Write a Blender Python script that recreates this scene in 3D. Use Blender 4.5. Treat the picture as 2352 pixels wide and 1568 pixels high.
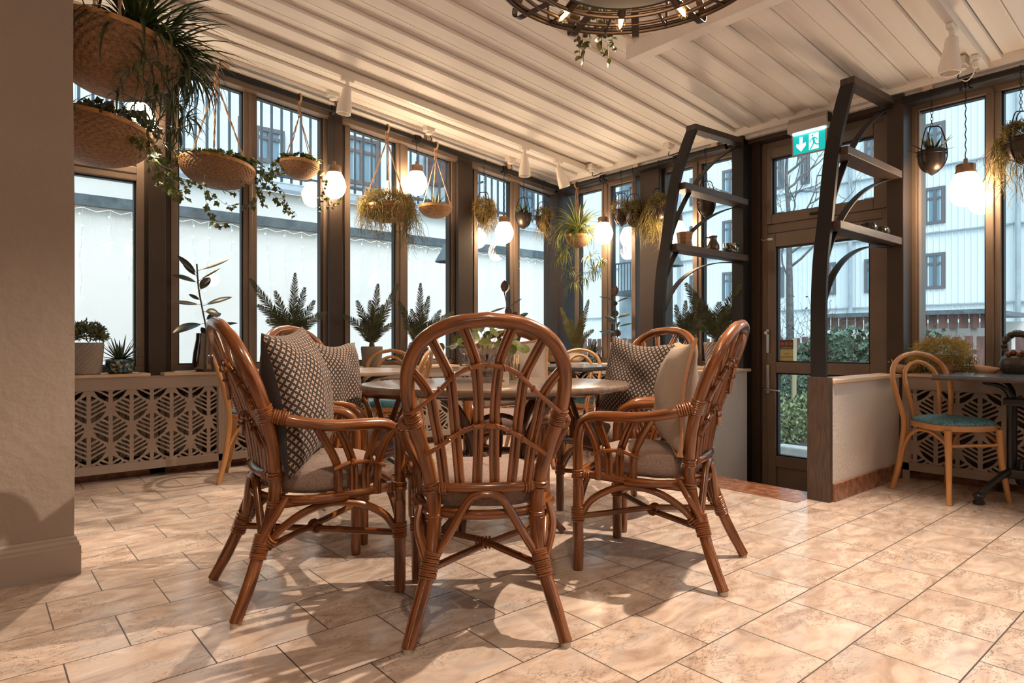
import bpy, bmesh, math, random
from math import sin, cos, pi, radians, atan2, sqrt, tan, floor
from mathutils import Vector, Matrix, Euler, Quaternion

for _o in list(bpy.data.objects):
    bpy.data.objects.remove(_o)
S = bpy.context.scene
COL = S.collection
# ---------------------------------------------------------------- camera (world: X along the left wall, Y along the right wall)
EYE = 0.95
FPX, CX, HY = 1468.0, 1176.0, 786.0
A0, A1 = 0.7630, 0.6464            # camera right = (A0,-A1), camera forward = (A1,A0)
cam = bpy.data.cameras.new('camera')
cam.sensor_width = 36.0
cam.lens = FPX / 2352.0 * 36.0
cam.shift_y = (HY - 784.0) / 2352.0
cam.clip_end = 300
co = bpy.data.objects.new('camera', cam)
COL.objects.link(co)
co.location = (0, 0, EYE)
co.rotation_euler = (pi / 2, 0, -atan2(A1, A0))
S.camera = co
# ---------------------------------------------------------------- world, exposure
W = bpy.data.worlds.new('overcast sky')
S.world = W
W.use_nodes = True
_nt = W.node_tree
_bg = _nt.nodes['Background']
_bg.inputs[0].default_value = (0.60, 0.86, 1.0, 1)
_bg.inputs[1].default_value = 1.7
S.view_settings.view_transform = 'Standard'
S.view_settings.look = 'None'
S.view_settings.exposure = 0.0
S.view_settings.gamma = 1.0
S.view_settings.use_curve_mapping = False
try:
    S.cycles.max_bounces = 8
    S.cycles.transparent_max_bounces = 24
    S.cycles.sample_clamp_indirect = 4.0
    S.cycles.use_denoising = True
    S.cycles.caustics_reflective = False
    S.cycles.caustics_refractive = False
except Exception:
    pass

def lamp(name, kind, loc, energy, color, size=0.05, target=None, angle=60, blend=0.5, sx=None, sy=None):
    d = bpy.data.lights.new(name, kind)
    d.energy = energy
    d.color = color
    o = bpy.data.objects.new(name, d)
    COL.objects.link(o)
    o.location = loc
    if kind in ('POINT', 'SPOT'):
        d.shadow_soft_size = size
    if kind == 'SPOT':
        d.spot_size = radians(angle)
        d.spot_blend = blend
    if kind == 'AREA':
        d.shape = 'RECTANGLE'
        d.size = sx
        d.size_y = sy
    if target is not None:
        o.rotation_euler = (Vector(target) - Vector(loc)).to_track_quat('-Z', 'Y').to_euler()
    return o

# sun lamp added under the overcast sky to brighten the garden wall and house opposite
_sun = lamp('wall_fill_sun', 'SUN', (-10, -12, 25), 4.0, (0.93, 0.97, 1.0), target=(-10 + .36, -12 + .42, 25 - .83))
_sun.data.angle = radians(35)
WARM = (1.0, 0.62, 0.34)
WARM2 = (1.0, 0.80, 0.62)
# beams of the room's own ceiling spotlights: the visible ones, one more along the right track, then an added fill spot
lamp('spot_beam', 'SPOT', (1.03, 4.50, 2.84), 470, WARM2, 0.022, (1.15, 2.2, 0.0), 84, 0.45)
lamp('spot_beam', 'SPOT', (2.16, 4.53, 2.74), 300, WARM2, 0.025, (1.75, 3.5, 0.0), 78, 0.5)
lamp('spot_beam', 'SPOT', (3.98, 4.52, 2.56), 200, WARM2, 0.03, (3.95, 4.2, 0.0), 80, 0.6)
lamp('spot_beam', 'SPOT', (4.50, 4.50, 2.53), 200, WARM2, 0.03, (4.4, 3.6, 0.0), 80, 0.6)
lamp('spot_beam', 'SPOT', (4.27, 1.16, 2.56), 330, WARM2, 0.03, (3.7, 1.2, 0.0), 96, 0.5)
lamp('spot_beam', 'SPOT', (2.95, 1.163, 2.82), 520, WARM2, 0.02, (2.0, 1.45, 0.0), 100, 0.4)
lamp('spot_beam', 'SPOT', (0.6, 0.3, 3.05), 110, WARM2, 0.03, (0.9, 1.4, 0.0), 80, 0.6)  # unseen fill spot added to light the floor near the camera
# fill points added behind the camera to brighten the ceiling and chair backs
for _p in ((-1.6, -1.6, 2.1), (1.2, -2.2, 2.1), (3.4, -1.9, 2.1)):
    lamp('room_fill', 'POINT', _p, 20, WARM2, 0.12)

# ---------------------------------------------------------------- helpers: pixels of the photograph turned into points
def ray(x, y):
    r = (x - CX) / FPX
    return Vector((A0 * r + A1, -A1 * r + A0, (HY - y) / FPX))
def onX(x, y, u):
    d = ray(x, y); s = u / d.x
    return Vector((u, d.y * s, EYE + d.z * s))
def onY(x, y, v):
    d = ray(x, y); s = v / d.y
    return Vector((d.x * s, v, EYE + d.z * s))
def onZ(x, y, z=0.0):
    d = ray(x, y); s = (z - EYE) / d.z
    return Vector((d.x * s, d.y * s, z))
def atD(x, y, D):
    d = ray(x, y)
    return Vector((d.x * D, d.y * D, EYE + d.z * D))
def cam2w(X, D, z=0.0):
    return Vector((A0 * X + A1 * D, -A1 * X + A0 * D, z))

# ---------------------------------------------------------------- materials
MATS = {}
def mat(name, col=(0.5, 0.5, 0.5), rough=0.5, metal=0.0, vary=0.0, vscale=8.0, bump=0.0, bscale=60.0, coat=0.0, stretch=(1, 1, 1),
        emis=None, estr=0.0, trans=0.0, spec=0.5, col2=None, sheen=0.0, coord='Object'):
    if name in MATS:
        return MATS[name]
    m = bpy.data.materials.new(name)
    m.use_nodes = True
    nt = m.node_tree
    b = nt.nodes['Principled BSDF']
    b.inputs['Base Color'].default_value = (*col, 1)
    b.inputs['Roughness'].default_value = rough
    b.inputs['Metallic'].default_value = metal
    b.inputs['Specular IOR Level'].default_value = spec
    if coat:
        b.inputs['Coat Weight'].default_value = coat
        b.inputs['Coat Roughness'].default_value = 0.12
    if sheen:
        b.inputs['Sheen Weight'].default_value = sheen * .15
    if trans:
        b.inputs['Transmission Weight'].default_value = trans
    if emis:
        b.inputs['Emission Color'].default_value = (*emis, 1)
        b.inputs['Emission Strength'].default_value = estr
    if vary or bump or col2:
        tc = nt.nodes.new('ShaderNodeTexCoord')
        mp = nt.nodes.new('ShaderNodeMapping')
        mp.inputs['Scale'].default_value = stretch
        nt.links.new(tc.outputs[coord], mp.inputs[0])
    if vary or col2:
        n = nt.nodes.new('ShaderNodeTexNoise')
        n.inputs['Scale'].default_value = vscale
        n.inputs['Detail'].default_value = 5
        nt.links.new(mp.outputs[0], n.inputs['Vector'])
        rp = nt.nodes.new('ShaderNodeValToRGB')
        c2 = col2 or tuple(min(1, c * (1 + vary)) for c in col)
        c1 = col if col2 else tuple(c * (1 - vary) for c in col)
        rp.color_ramp.elements[0].position = 0.32
        rp.color_ramp.elements[1].position = 0.68
        rp.color_ramp.elements[0].color = (*c1, 1)
        rp.color_ramp.elements[1].color = (*c2, 1)
        nt.links.new(n.outputs[0], rp.inputs[0])
        nt.links.new(rp.outputs[0], b.inputs['Base Color'])
    if bump:
        n2 = nt.nodes.new('ShaderNodeTexNoise')
        n2.inputs['Scale'].default_value = bscale
        n2.inputs['Detail'].default_value = 6
        nt.links.new(mp.outputs[0], n2.inputs['Vector'])
        bp = nt.nodes.new('ShaderNodeBump')
        bp.inputs['Strength'].default_value = bump
        bp.inputs['Distance'].default_value = 0.01
        nt.links.new(n2.outputs[0], bp.inputs['Height'])
        nt.links.new(bp.outputs[0], b.inputs['Normal'])
    MATS[name] = m
    return m

def N(nt, t, **kw):
    n = nt.nodes.new('ShaderNode' + t)
    for k, v in kw.items():
        setattr(n, k, v)
    return n

# ---------------------------------------------------------------- mesh builder
class MB:
    def __init__(s):
        s.bm = bmesh.new()
    def face(s, pts, flip=False):
        vs = [s.bm.verts.new(p) for p in pts]
        try:
            return s.bm.faces.new(vs[::-1] if flip else vs)
        except ValueError:
            return None
    def box(s, lo, hi, M=None):
        x0, y0, z0 = lo; x1, y1, z1 = hi
        P = [(x0, y0, z0), (x1, y0, z0), (x1, y1, z0), (x0, y1, z0), (x0, y0, z1), (x1, y0, z1), (x1, y1, z1), (x0, y1, z1)]
        v = [s.bm.verts.new((M @ Vector(p)) if M else p) for p in P]
        for f in ((3, 2, 1, 0), (4, 5, 6, 7), (0, 1, 5, 4), (1, 2, 6, 5), (2, 3, 7, 6), (3, 0, 4, 7)):
            s.bm.faces.new([v[i] for i in f])
        return s
    def bar(s, p0, p1, w, h, up=(0, 0, 1)):
        p0 = Vector(p0); p1 = Vector(p1)
        d = (p1 - p0); L = d.length; d.normalize()
        u = Vector(up)
        if abs(d.dot(u)) > 0.99:
            u = Vector((0, 1, 0))
        sd = d.cross(u).normalized(); u = sd.cross(d)
        M = Matrix((( *sd, 0), (*d, 0), (*u, 0), (0, 0, 0, 1))).transposed()
        M = Matrix.Translation(p0) @ M
        return s.box((-w / 2, 0, -h / 2), (w / 2, L, h / 2), M)
    def prism(s, poly, z0, z1, M=None):
        n = len(poly)
        a = [s.bm.verts.new((M @ Vector((p[0], p[1], z0))) if M else (p[0], p[1], z0)) for p in poly]
        b = [s.bm.verts.new((M @ Vector((p[0], p[1], z1))) if M else (p[0], p[1], z1)) for p in poly]
        s.bm.faces.new(a[::-1]); s.bm.faces.new(b)
        for i in range(n):
            s.bm.faces.new((a[i], a[(i + 1) % n], b[(i + 1) % n], b[i]))
        return s
    def tube(s, pts, r, seg=8, closed=False, cap=True, flat=None, up=None):
        """round tube along pts; r number or list; flat=(w,h) makes a flat strap instead"""
        P = [Vector(p) for p in pts]; n = len(P)
        R = r if isinstance(r, (list, tuple)) else [r] * n
        T = []
        for i in range(n):
            if closed:
                t = P[(i + 1) % n] - P[i - 1]
            else:
                t = P[min(i + 1, n - 1)] - P[max(i - 1, 0)]
            if t.length < 1e-9:
                t = Vector((0, 0, 1))
            T.append(t.normalized())
        u = Vector(up) if up else (Vector((0, 0, 1)) if abs(T[0].z) < 0.9 else Vector((1, 0, 0)))
        u = (u - T[0] * u.dot(T[0])).normalized()
        rings = []
        for i in range(n):
            if i:
                if up:
                    u = Vector(up)
                u = u - T[i] * u.dot(T[i])
                if u.length < 1e-6:
                    u = T[i].orthogonal()
                u.normalize()
            w = T[i].cross(u)
            ring = []
            if flat:
                for a, b in ((-1, -1), (1, -1), (1, 1), (-1, 1)):
                    ring.append(s.bm.verts.new(P[i] + w * (a * flat[0] / 2) + u * (b * flat[1] / 2)))
            else:
                for k in range(seg):
                    a = 2 * pi * k / seg
                    ring.append(s.bm.verts.new(P[i] + (u * cos(a) + w * sin(a)) * R[i]))
            rings.append(ring)
        m = len(rings[0])
        rng = n if closed else n - 1
        uv = s.bm.loops.layers.uv.verify()
        acc = [0.0]
        for i in range(n):
            acc.append(acc[-1] + (P[(i + 1) % n] - P[i]).length)
        s.tid = P[0].x * 3.7 + P[0].z * 5.3
        for i in range(rng):
            a, b = rings[i], rings[(i + 1) % n]
            for k in range(m):
                f = s.bm.faces.new((a[k], a[(k + 1) % m], b[(k + 1) % m], b[k]))
                for lp, (q, w_) in zip(f.loops, ((k, i), (k + 1, i), (k + 1, i + 1), (k, i + 1))):
                    lp[uv].uv = (q / m + s.tid, acc[w_] + s.tid)
        if cap and not closed:
            s.bm.faces.new(rings[0][::-1]); s.bm.faces.new(rings[-1])
        return s
    def lathe(s, prof, seg=20, c=(0, 0, 0), M=None, cap=True, fn=None):
        rings = []
        for j, (r, z) in enumerate(prof):
            ring = []
            for k in range(seg):
                a = 2 * pi * k / seg
                rr = r * (fn(a, z) if fn else 1)
                p = Vector((c[0] + rr * cos(a), c[1] + rr * sin(a), c[2] + z))
                ring.append(s.bm.verts.new(M @ p if M else p))
            rings.append(ring)
        for i in range(len(rings) - 1):
            a, b = rings[i], rings[i + 1]
            for k in range(seg):
                s.bm.faces.new((a[k], a[(k + 1) % seg], b[(k + 1) % seg], b[k]))
        if cap:
            if prof[0][0] > 1e-5:
                s.bm.faces.new(rings[0][::-1])
            if prof[-1][0] > 1e-5:
                s.bm.faces.new(rings[-1])
        return s
    def ball(s, c, r, seg=10, rings=7, sc=(1, 1, 1), M=None):
        prof = []
        for i in range(rings + 1):
            t = -pi / 2 + pi * i / rings
            prof.append((max(cos(t) * r, 1e-4), sin(t) * r))
        T = Matrix.Translation(Vector(c)) @ Matrix.Diagonal((*sc, 1))
        if M:
            T = M @ T
        return s.lathe(prof, seg, M=T)
    def leaf(s, base, d, up, L, w, bend=0.0, fold=0.25, n=5, shape=None, curl=0.0):
        """pointed leaf blade from base along d; bend>0 droops"""
        base = Vector(base); d = Vector(d).normalized(); up = Vector(up)
        sd = d.cross(up)
        if sd.length < 1e-6:
            sd = d.orthogonal()
        sd.normalize(); up = sd.cross(d).normalized()
        prev = None
        p = base.copy(); ang = 0.0
        for i in range(n + 1):
            t = i / n
            ww = w * (shape(t) if shape else (sin(pi * min(1, t * 0.86 + 0.14)) ** 0.8 if t < 1 else 0.0))
            dd = d * cos(ang) - up * sin(ang)
            uu = up * cos(ang) + d * sin(ang)
            c = p
            if t >= 1 or ww < 1e-5:
                cur = [s.bm.verts.new(c)]
            else:
                cur = [s.bm.verts.new(c + sd * ww + uu * fold * ww), s.bm.verts.new(c), s.bm.verts.new(c - sd * ww + uu * fold * ww)]
            if prev:
                if len(cur) == 3 and len(prev) == 3:
                    s.bm.faces.new((prev[0], prev[1], cur[1], cur[0])); s.bm.faces.new((prev[1], prev[2], cur[2], cur[1]))
                elif len(cur) == 1 and len(prev) == 3:
                    s.bm.faces.new((prev[0], prev[1], cur[0])); s.bm.faces.new((prev[1], prev[2], cur[0]))
                elif len(prev) == 1 and len(cur) == 3:
                    s.bm.faces.new((prev[0], cur[1], cur[0])); s.bm.faces.new((prev[0], cur[2], cur[1]))
            prev = cur
            p = p + dd * (L / n)
            ang += bend / n
        return s
    def poly(s, pts):
        v = [s.bm.verts.new(p) for p in pts]
        s.bm.faces.new(v)
        return s
    def build(s, name, m, parent=None, smooth=False, bevel=0.0, label=None, kind=None, loc=None, rot=None, subsurf=0, recalc=True, angle=40):
        if recalc:
            bmesh.ops.recalc_face_normals(s.bm, faces=s.bm.faces[:])
        me = bpy.data.meshes.new(name)
        s.bm.to_mesh(me); s.bm.free()
        me.materials.append(m)
        if smooth:
            me.shade_smooth()
            if smooth != 'all':
                me.set_sharp_from_angle(angle=radians(angle))
        o = bpy.data.objects.new(name, me)
        COL.objects.link(o)
        if parent is not None:
            o.parent = parent
        if loc is not None:
            o.location = loc
        if rot is not None:
            o.rotation_euler = rot
        if bevel:
            b = o.modifiers.new('bevel', 'BEVEL'); b.width = bevel; b.segments = 2; b.limit_method = 'ANGLE'; b.angle_limit = radians(40)
        if subsurf:
            u = o.modifiers.new('sub', 'SUBSURF'); u.levels = subsurf; u.render_levels = subsurf
        if label:
            o['label'] = label
        if kind:
            o['kind'] = kind
        return o

def thing(name, label, cat, loc=(0, 0, 0), rz=0.0, group=None):
    o = bpy.data.objects.new(name, None)
    o.empty_display_size = 0.1
    COL.objects.link(o)
    o.location = loc
    o.rotation_euler = (0, 0, rz)
    o['label'] = label; o['category'] = cat
    if group:
        o['group'] = group
    return o
def tag(o, label, cat, group=None):
    o['label'] = label; o['category'] = cat
    if group:
        o['group'] = group
    return o
def struct(o):
    o['kind'] = 'structure'
    return o
def dup(root, loc, rz=None, label=None, group=None):
    r = root.copy(); COL.objects.link(r); r.location = loc
    if rz is not None:
        r.rotation_euler = (0, 0, rz)
    if label:
        r['label'] = label
    if group:
        r['group'] = group
    for ch in list(root.children):
        c = ch.copy(); COL.objects.link(c); c.parent = r
        for g in list(ch.children):
            d = g.copy(); COL.objects.link(d); d.parent = c
    return r
def spline(pts, n=8, closed=False):
    """Catmull-Rom through pts"""
    P = [Vector(p) for p in pts]; out = []
    m = len(P)
    rng = m if closed else m - 1
    for i in range(rng):
        p1 = P[i]; p2 = P[(i + 1) % m]
        p0 = P[i - 1] if (closed or i > 0) else p1 * 2 - p2
        p3 = P[(i + 2) % m] if (closed or i + 2 < m) else p2 * 2 - p1
        for k in range(n):
            t = k / n
            out.append(0.5 * ((2 * p1) + (p2 - p0) * t + (2 * p0 - 5 * p1 + 4 * p2 - p3) * t * t + (3 * p1 - p0 - 3 * p2 + p3) * t ** 3))
    if not closed:
        out.append(P[-1].copy())
    return out
def arc(c, r, a0, a1, n, f=None):
    """points on an arc in a plane given by f(x,y)->Vector"""
    return [f(c[0] + r * cos(a0 + (a1 - a0) * i / n), c[1] + r * sin(a0 + (a1 - a0) * i / n)) for i in range(n + 1)]
# ================================================================ the setting
VL, UR = 5.32, 5.20                     # planes of the glazing: left wall (Y), right wall (X)
def CZ(u):
    return 2.72 + 0.095 * (5.2 - u)     # sloping ceiling
def uL(x, v=VL):
    return onY(x, HY, v).x
def vR(x, u=UR):
    return onX(x, HY, u).y

# ---- materials of the room
def floor_mat():
    m = bpy.data.materials.new('polished pink marble tiles'); m.use_nodes = True
    nt = m.node_tree; L = nt.links.new
    b = nt.nodes['Principled BSDF']
    g = N(nt, 'NewGeometry')
    add = N(nt, 'VectorMath', operation='ADD'); add.inputs[1].default_value = (0.3477 * 40 - 0.036, 0.2907 * 40 - 2.008, 0)
    L(g.outputs['Position'], add.inputs[0])
    def brick(mortar, bw=0.3477):
        br = N(nt, 'TexBrick'); br.offset = 0.5; br.offset_frequency = 2; br.squash = 1.0
        br.inputs['Scale'].default_value = 1.0
        br.inputs['Brick Width'].default_value = bw
        br.inputs['Row Height'].default_value = 0.2907
        br.inputs['Mortar Size'].default_value = mortar
        br.inputs['Mortar Smooth'].default_value = 0.1
        br.inputs['Bias'].default_value = 0.0
        br.inputs['Color1'].default_value = (0, 0, 0, 1)
        br.inputs['Color2'].default_value = (1, 1, 1, 1)
        L(add.outputs[0], br.inputs['Vector'])
        return br
    br = brick(0.0024)
    # per tile shift of the pattern
    sc = N(nt, 'VectorMath', operation='SCALE'); sc.inputs['Scale'].default_value = 23.7
    L(br.outputs['Color'], sc.inputs[0])
    co_ = N(nt, 'VectorMath', operation='ADD'); L(g.outputs['Position'], co_.inputs[0]); L(sc.outputs[0], co_.inputs[1])
    st = N(nt, 'Mapping'); st.inputs['Scale'].default_value = (0.75, 1.5, 1); st.inputs['Rotation'].default_value = (0, 0, 0.25); L(co_.outputs[0], st.inputs[0])
    n1 = N(nt, 'TexNoise'); n1.inputs['Scale'].default_value = 7; n1.inputs['Detail'].default_value = 8; n1.inputs['Distortion'].default_value = 1.2; L(st.outputs[0], n1.inputs['Vector'])
    r1 = N(nt, 'ValToRGB'); e = r1.color_ramp.elements
    e[0].position = 0.28; e[0].color = (0.36, 0.26, 0.205, 1); e[1].position = 0.72; e[1].color = (0.68, 0.57, 0.49, 1)
    k = e.new(0.5); k.color = (0.54, 0.42, 0.34, 1)
    L(n1.outputs[0], r1.inputs[0])
    # grey blue clouds
    n4 = N(nt, 'TexNoise'); n4.inputs['Scale'].default_value = 4; n4.inputs['Detail'].default_value = 6; n4.inputs['Distortion'].default_value = 2; L(st.outputs[0], n4.inputs['Vector'])
    r4 = N(nt, 'ValToRGB'); r4.color_ramp.elements[0].position = 0.52; r4.color_ramp.elements[1].position = 0.75
    L(n4.outputs[0], r4.inputs[0])
    mxc = N(nt, 'MixRGB'); mxc.inputs[2].default_value = (0.47, 0.42, 0.39, 1); L(r4.outputs[0], mxc.inputs[0]); L(r1.outputs[0], mxc.inputs[1])
    # veins
    n2 = N(nt, 'TexNoise'); n2.inputs['Scale'].default_value = 9; n2.inputs['Detail'].default_value = 7; n2.inputs['Roughness'].default_value = 0.62; n2.inputs['Distortion'].default_value = 2.6; L(st.outputs[0], n2.inputs['Vector'])
    sub = N(nt, 'Math', operation='SUBTRACT'); sub.inputs[1].default_value = 0.5; L(n2.outputs[0], sub.inputs[0])
    ab = N(nt, 'Math', operation='ABSOLUTE'); L(sub.outputs[0], ab.inputs[0])
    r2 = N(nt, 'ValToRGB'); r2.color_ramp.elements[0].position = 0.004; r2.color_ramp.elements[0].color = (1, 1, 1, 1); r2.color_ramp.elements[1].position = 0.015; r2.color_ramp.elements[1].color = (0, 0, 0, 1)
    L(ab.outputs[0], r2.inputs[0])
    n3 = N(nt, 'TexNoise'); n3.inputs['Scale'].default_value = 3.2; n3.inputs['Detail'].default_value = 3; L(co_.outputs[0], n3.inputs['Vector'])
    r3 = N(nt, 'ValToRGB'); r3.color_ramp.elements[0].position = 0.40; r3.color_ramp.elements[1].position = 0.62; L(n3.outputs[0], r3.inputs[0])
    mul = N(nt, 'Math', operation='MULTIPLY'); L(r2.outputs[0], mul.inputs[0]); L(r3.outputs[0], mul.inputs[1])
    mul2 = N(nt, 'Math', operation='MULTIPLY'); mul2.inputs[1].default_value = 0.85; L(mul.outputs[0], mul2.inputs[0])
    mx = N(nt, 'MixRGB'); mx.inputs[2].default_value = (0.12, 0.085, 0.07, 1); L(mul2.outputs[0], mx.inputs[0]); L(mxc.outputs[0], mx.inputs[1])
    # grout
    gm = N(nt, 'MixRGB'); gm.inputs[2].default_value = (0.045, 0.035, 0.03, 1); L(br.outputs['Fac'], gm.inputs[0]); L(mx.outputs[0], gm.inputs[1])
    L(gm.outputs[0], b.inputs['Base Color'])
    ro = N(nt, 'MapRange'); ro.inputs['To Min'].default_value = 0.13; ro.inputs['To Max'].default_value = 0.24; L(n4.outputs[0], ro.inputs[0])
    ro2 = N(nt, 'MixRGB'); ro2.inputs[2].default_value = (0.7, 0.7, 0.7, 1); L(br.outputs['Fac'], ro2.inputs[0]); L(ro.outputs[0], ro2.inputs[1])
    L(ro2.outputs[0], b.inputs['Roughness'])
    b.inputs['Specular IOR Level'].default_value = 0.55
    bp = N(nt, 'Bump'); bp.inputs['Strength'].default_value = 0.25; bp.inputs['Distance'].default_value = 0.002; bp.invert = True
    L(br.outputs['Fac'], bp.inputs['Height']); L(bp.outputs[0], b.inputs['Normal'])
    return m
M_FLOOR = floor_mat()
M_CEIL = mat('white painted boards', (0.83, 0.775, 0.73), 0.55, vary=0.03, vscale=3, stretch=(0.5, 6, 1))
M_FRAME = mat('brown window frame paint', (0.19, 0.138, 0.104), 0.42, vary=0.08, vscale=4, spec=.35)
M_POST = mat('dark brown steel post paint', (0.050, 0.034, 0.026), 0.45, vary=0.1, vscale=3, spec=.3)
M_BLACK = mat('black steel', (0.014, 0.012, 0.012), 0.5, spec=.3)
M_GASKET = mat('black rubber gasket', (0.012, 0.013, 0.015), 0.5)
M_TAUPE = mat('taupe painted board', (0.35, 0.285, 0.245), 0.5, vary=0.04, vscale=5)
M_PLASTER = mat('rough taupe plaster', (0.31, 0.25, 0.21), 0.75, vary=0.06, vscale=2.2, bump=0.55, bscale=26)
M_PLASTER2 = mat('light grey plaster', (0.55, 0.495, 0.455), 0.75, vary=0.05, vscale=3, bump=0.4, bscale=40)
M_SILL = mat('pale oak sill board', (0.62, 0.45, 0.31), 0.5, vary=0.1, vscale=9, stretch=(1, 12, 12))
M_REDM = mat('red marble', (0.15, 0.058, 0.03), 0.2, col2=(0.33, 0.15, 0.085), vscale=20, bump=0.0)
M_OAKD = mat('dark stained oak', (0.055, 0.034, 0.024), 0.5, vary=0.35, vscale=14, stretch=(8, 8, 0.7), bump=0.15, bscale=50)
M_OAKSH = mat('dark oak shelf board', (0.075, 0.047, 0.033), 0.5, vary=0.3, vscale=10, stretch=(0.8, 9, 9), bump=0.12, bscale=40)
M_WALLDK = mat('dark plinth', (0.10, 0.075, 0.06), 0.7)

def glass_mat(name, tint=(0.93, 0.98, 1.0), gl=0.07):
    m = bpy.data.materials.new(name); m.use_nodes = True
    nt = m.node_tree; nt.nodes.clear(); L = nt.links.new
    o = N(nt, 'OutputMaterial'); t = N(nt, 'BsdfTransparent'); t.inputs[0].default_value = (*tint, 1)
    g = N(nt, 'BsdfGlossy'); g.inputs['Roughness'].default_value = 0.01
    lw = N(nt, 'LayerWeight'); lw.inputs[0].default_value = 0.25
    mr = N(nt, 'MapRange'); mr.inputs['To Min'].default_value = gl; mr.inputs['To Max'].default_value = 0.6
    L(lw.outputs['Fresnel'], mr.inputs[0])
    mx = N(nt, 'MixShader'); L(mr.outputs[0], mx.inputs[0]); L(t.outputs[0], mx.inputs[1]); L(g.outputs[0], mx.inputs[2]); L(mx.outputs[0], o.inputs[0])
    return m
M_GLASS = glass_mat('window glass', gl=0.05)

# ---- floor, ceiling
f = MB(); f.box((-3, -3, -0.25), (3.73, 5.36, 0)); f.box((3.73, -3, -0.25), (5.3, 1.80, 0)); f.box((3.73, 2.87, -0.25), (5.3, 5.36, 0))
struct(f.build('floor', M_FLOOR))
f = MB(); f.box((3.732, 1.80, -0.45), (4.05, 2.845, 0.002)); struct(f.build('trim_1', M_REDM))          # red marble threshold
f = MB(); f.box((4.05, 1.6, -0.6), (5.6, 3.0, -0.42)); struct(f.build('floor_lower', M_FLOOR))
c = MB(); P = 0.2652; v = 1.874 - 19 * P
pts = []
while v < 5.36:
    pts += [(v - .006, .026), (v - .006, .040), (v, .040), (v, 0.0), (v + P / 2 - .016, 0.0), (v + P / 2 - .013, .014), (v + P / 2 - .010, 0.0), (v + P / 2, 0.0), (v + P / 2, .026)]
    v += P
pts = [p for p in pts if -3.05 < p[0] < 5.40]
def cpt(u, p):
    return (u, p[0], CZ(u) + p[1])
for i in range(len(pts) - 1):
    c.face([cpt(-3, pts[i]), cpt(-3, pts[i + 1]), cpt(5.36, pts[i + 1]), cpt(5.36, pts[i])])
for i in range(0, len(pts) - 3, 4):      # narrow groove along each lower board
    pass
c.face([(-3, -3, CZ(-3) + 0.12), (-3, 5.4, CZ(-3) + 0.12), (5.4, 5.4, CZ(5.4) + 0.12), (5.4, -3, CZ(5.4) + 0.12)])
struct(c.build('ceiling', M_CEIL, recalc=False))
c = MB(); c.box((3.30, -3, 2.81), (3.39, 2.73, 2.97))
struct(c.build('trim_2', M_CEIL))                                                                     # ceiling beam
# trims where the ceiling meets the glazed walls
t = MB(); t.prism([(-0.6, CZ(-0.6) + .03), (5.2, CZ(5.2) + .03), (5.2, CZ(5.2) - .055), (-0.6, CZ(-0.6) - .055)], 0, 0.12, Matrix(((1, 0, 0, 0), (0, 0, 1, 5.22), (0, 1, 0, 0), (0, 0, 0, 1))))
struct(t.build('trim_3', M_CEIL))
t = MB(); t.box((5.02, -3, 2.675), (5.3, 5.22, 2.76)); t.box((4.97, -3, 2.70), (5.02, 5.22, 2.77)); struct(t.build('trim_4', M_CEIL))

# ---- left wall: low wall, windows, posts
w = MB(); w.box((-0.6, 5.27, -0.2), (5.34, 5.42, 0.725)); struct(w.build('wall_left', M_WALLDK))
w = MB(); w.box((5.15, -3, -0.2), (5.34, 1.62, 0.725)); w.box((5.15, 3.0, -0.2), (5.34, 5.3, 0.725)); struct(w.build('wall_right', M_WALLDK))

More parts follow.
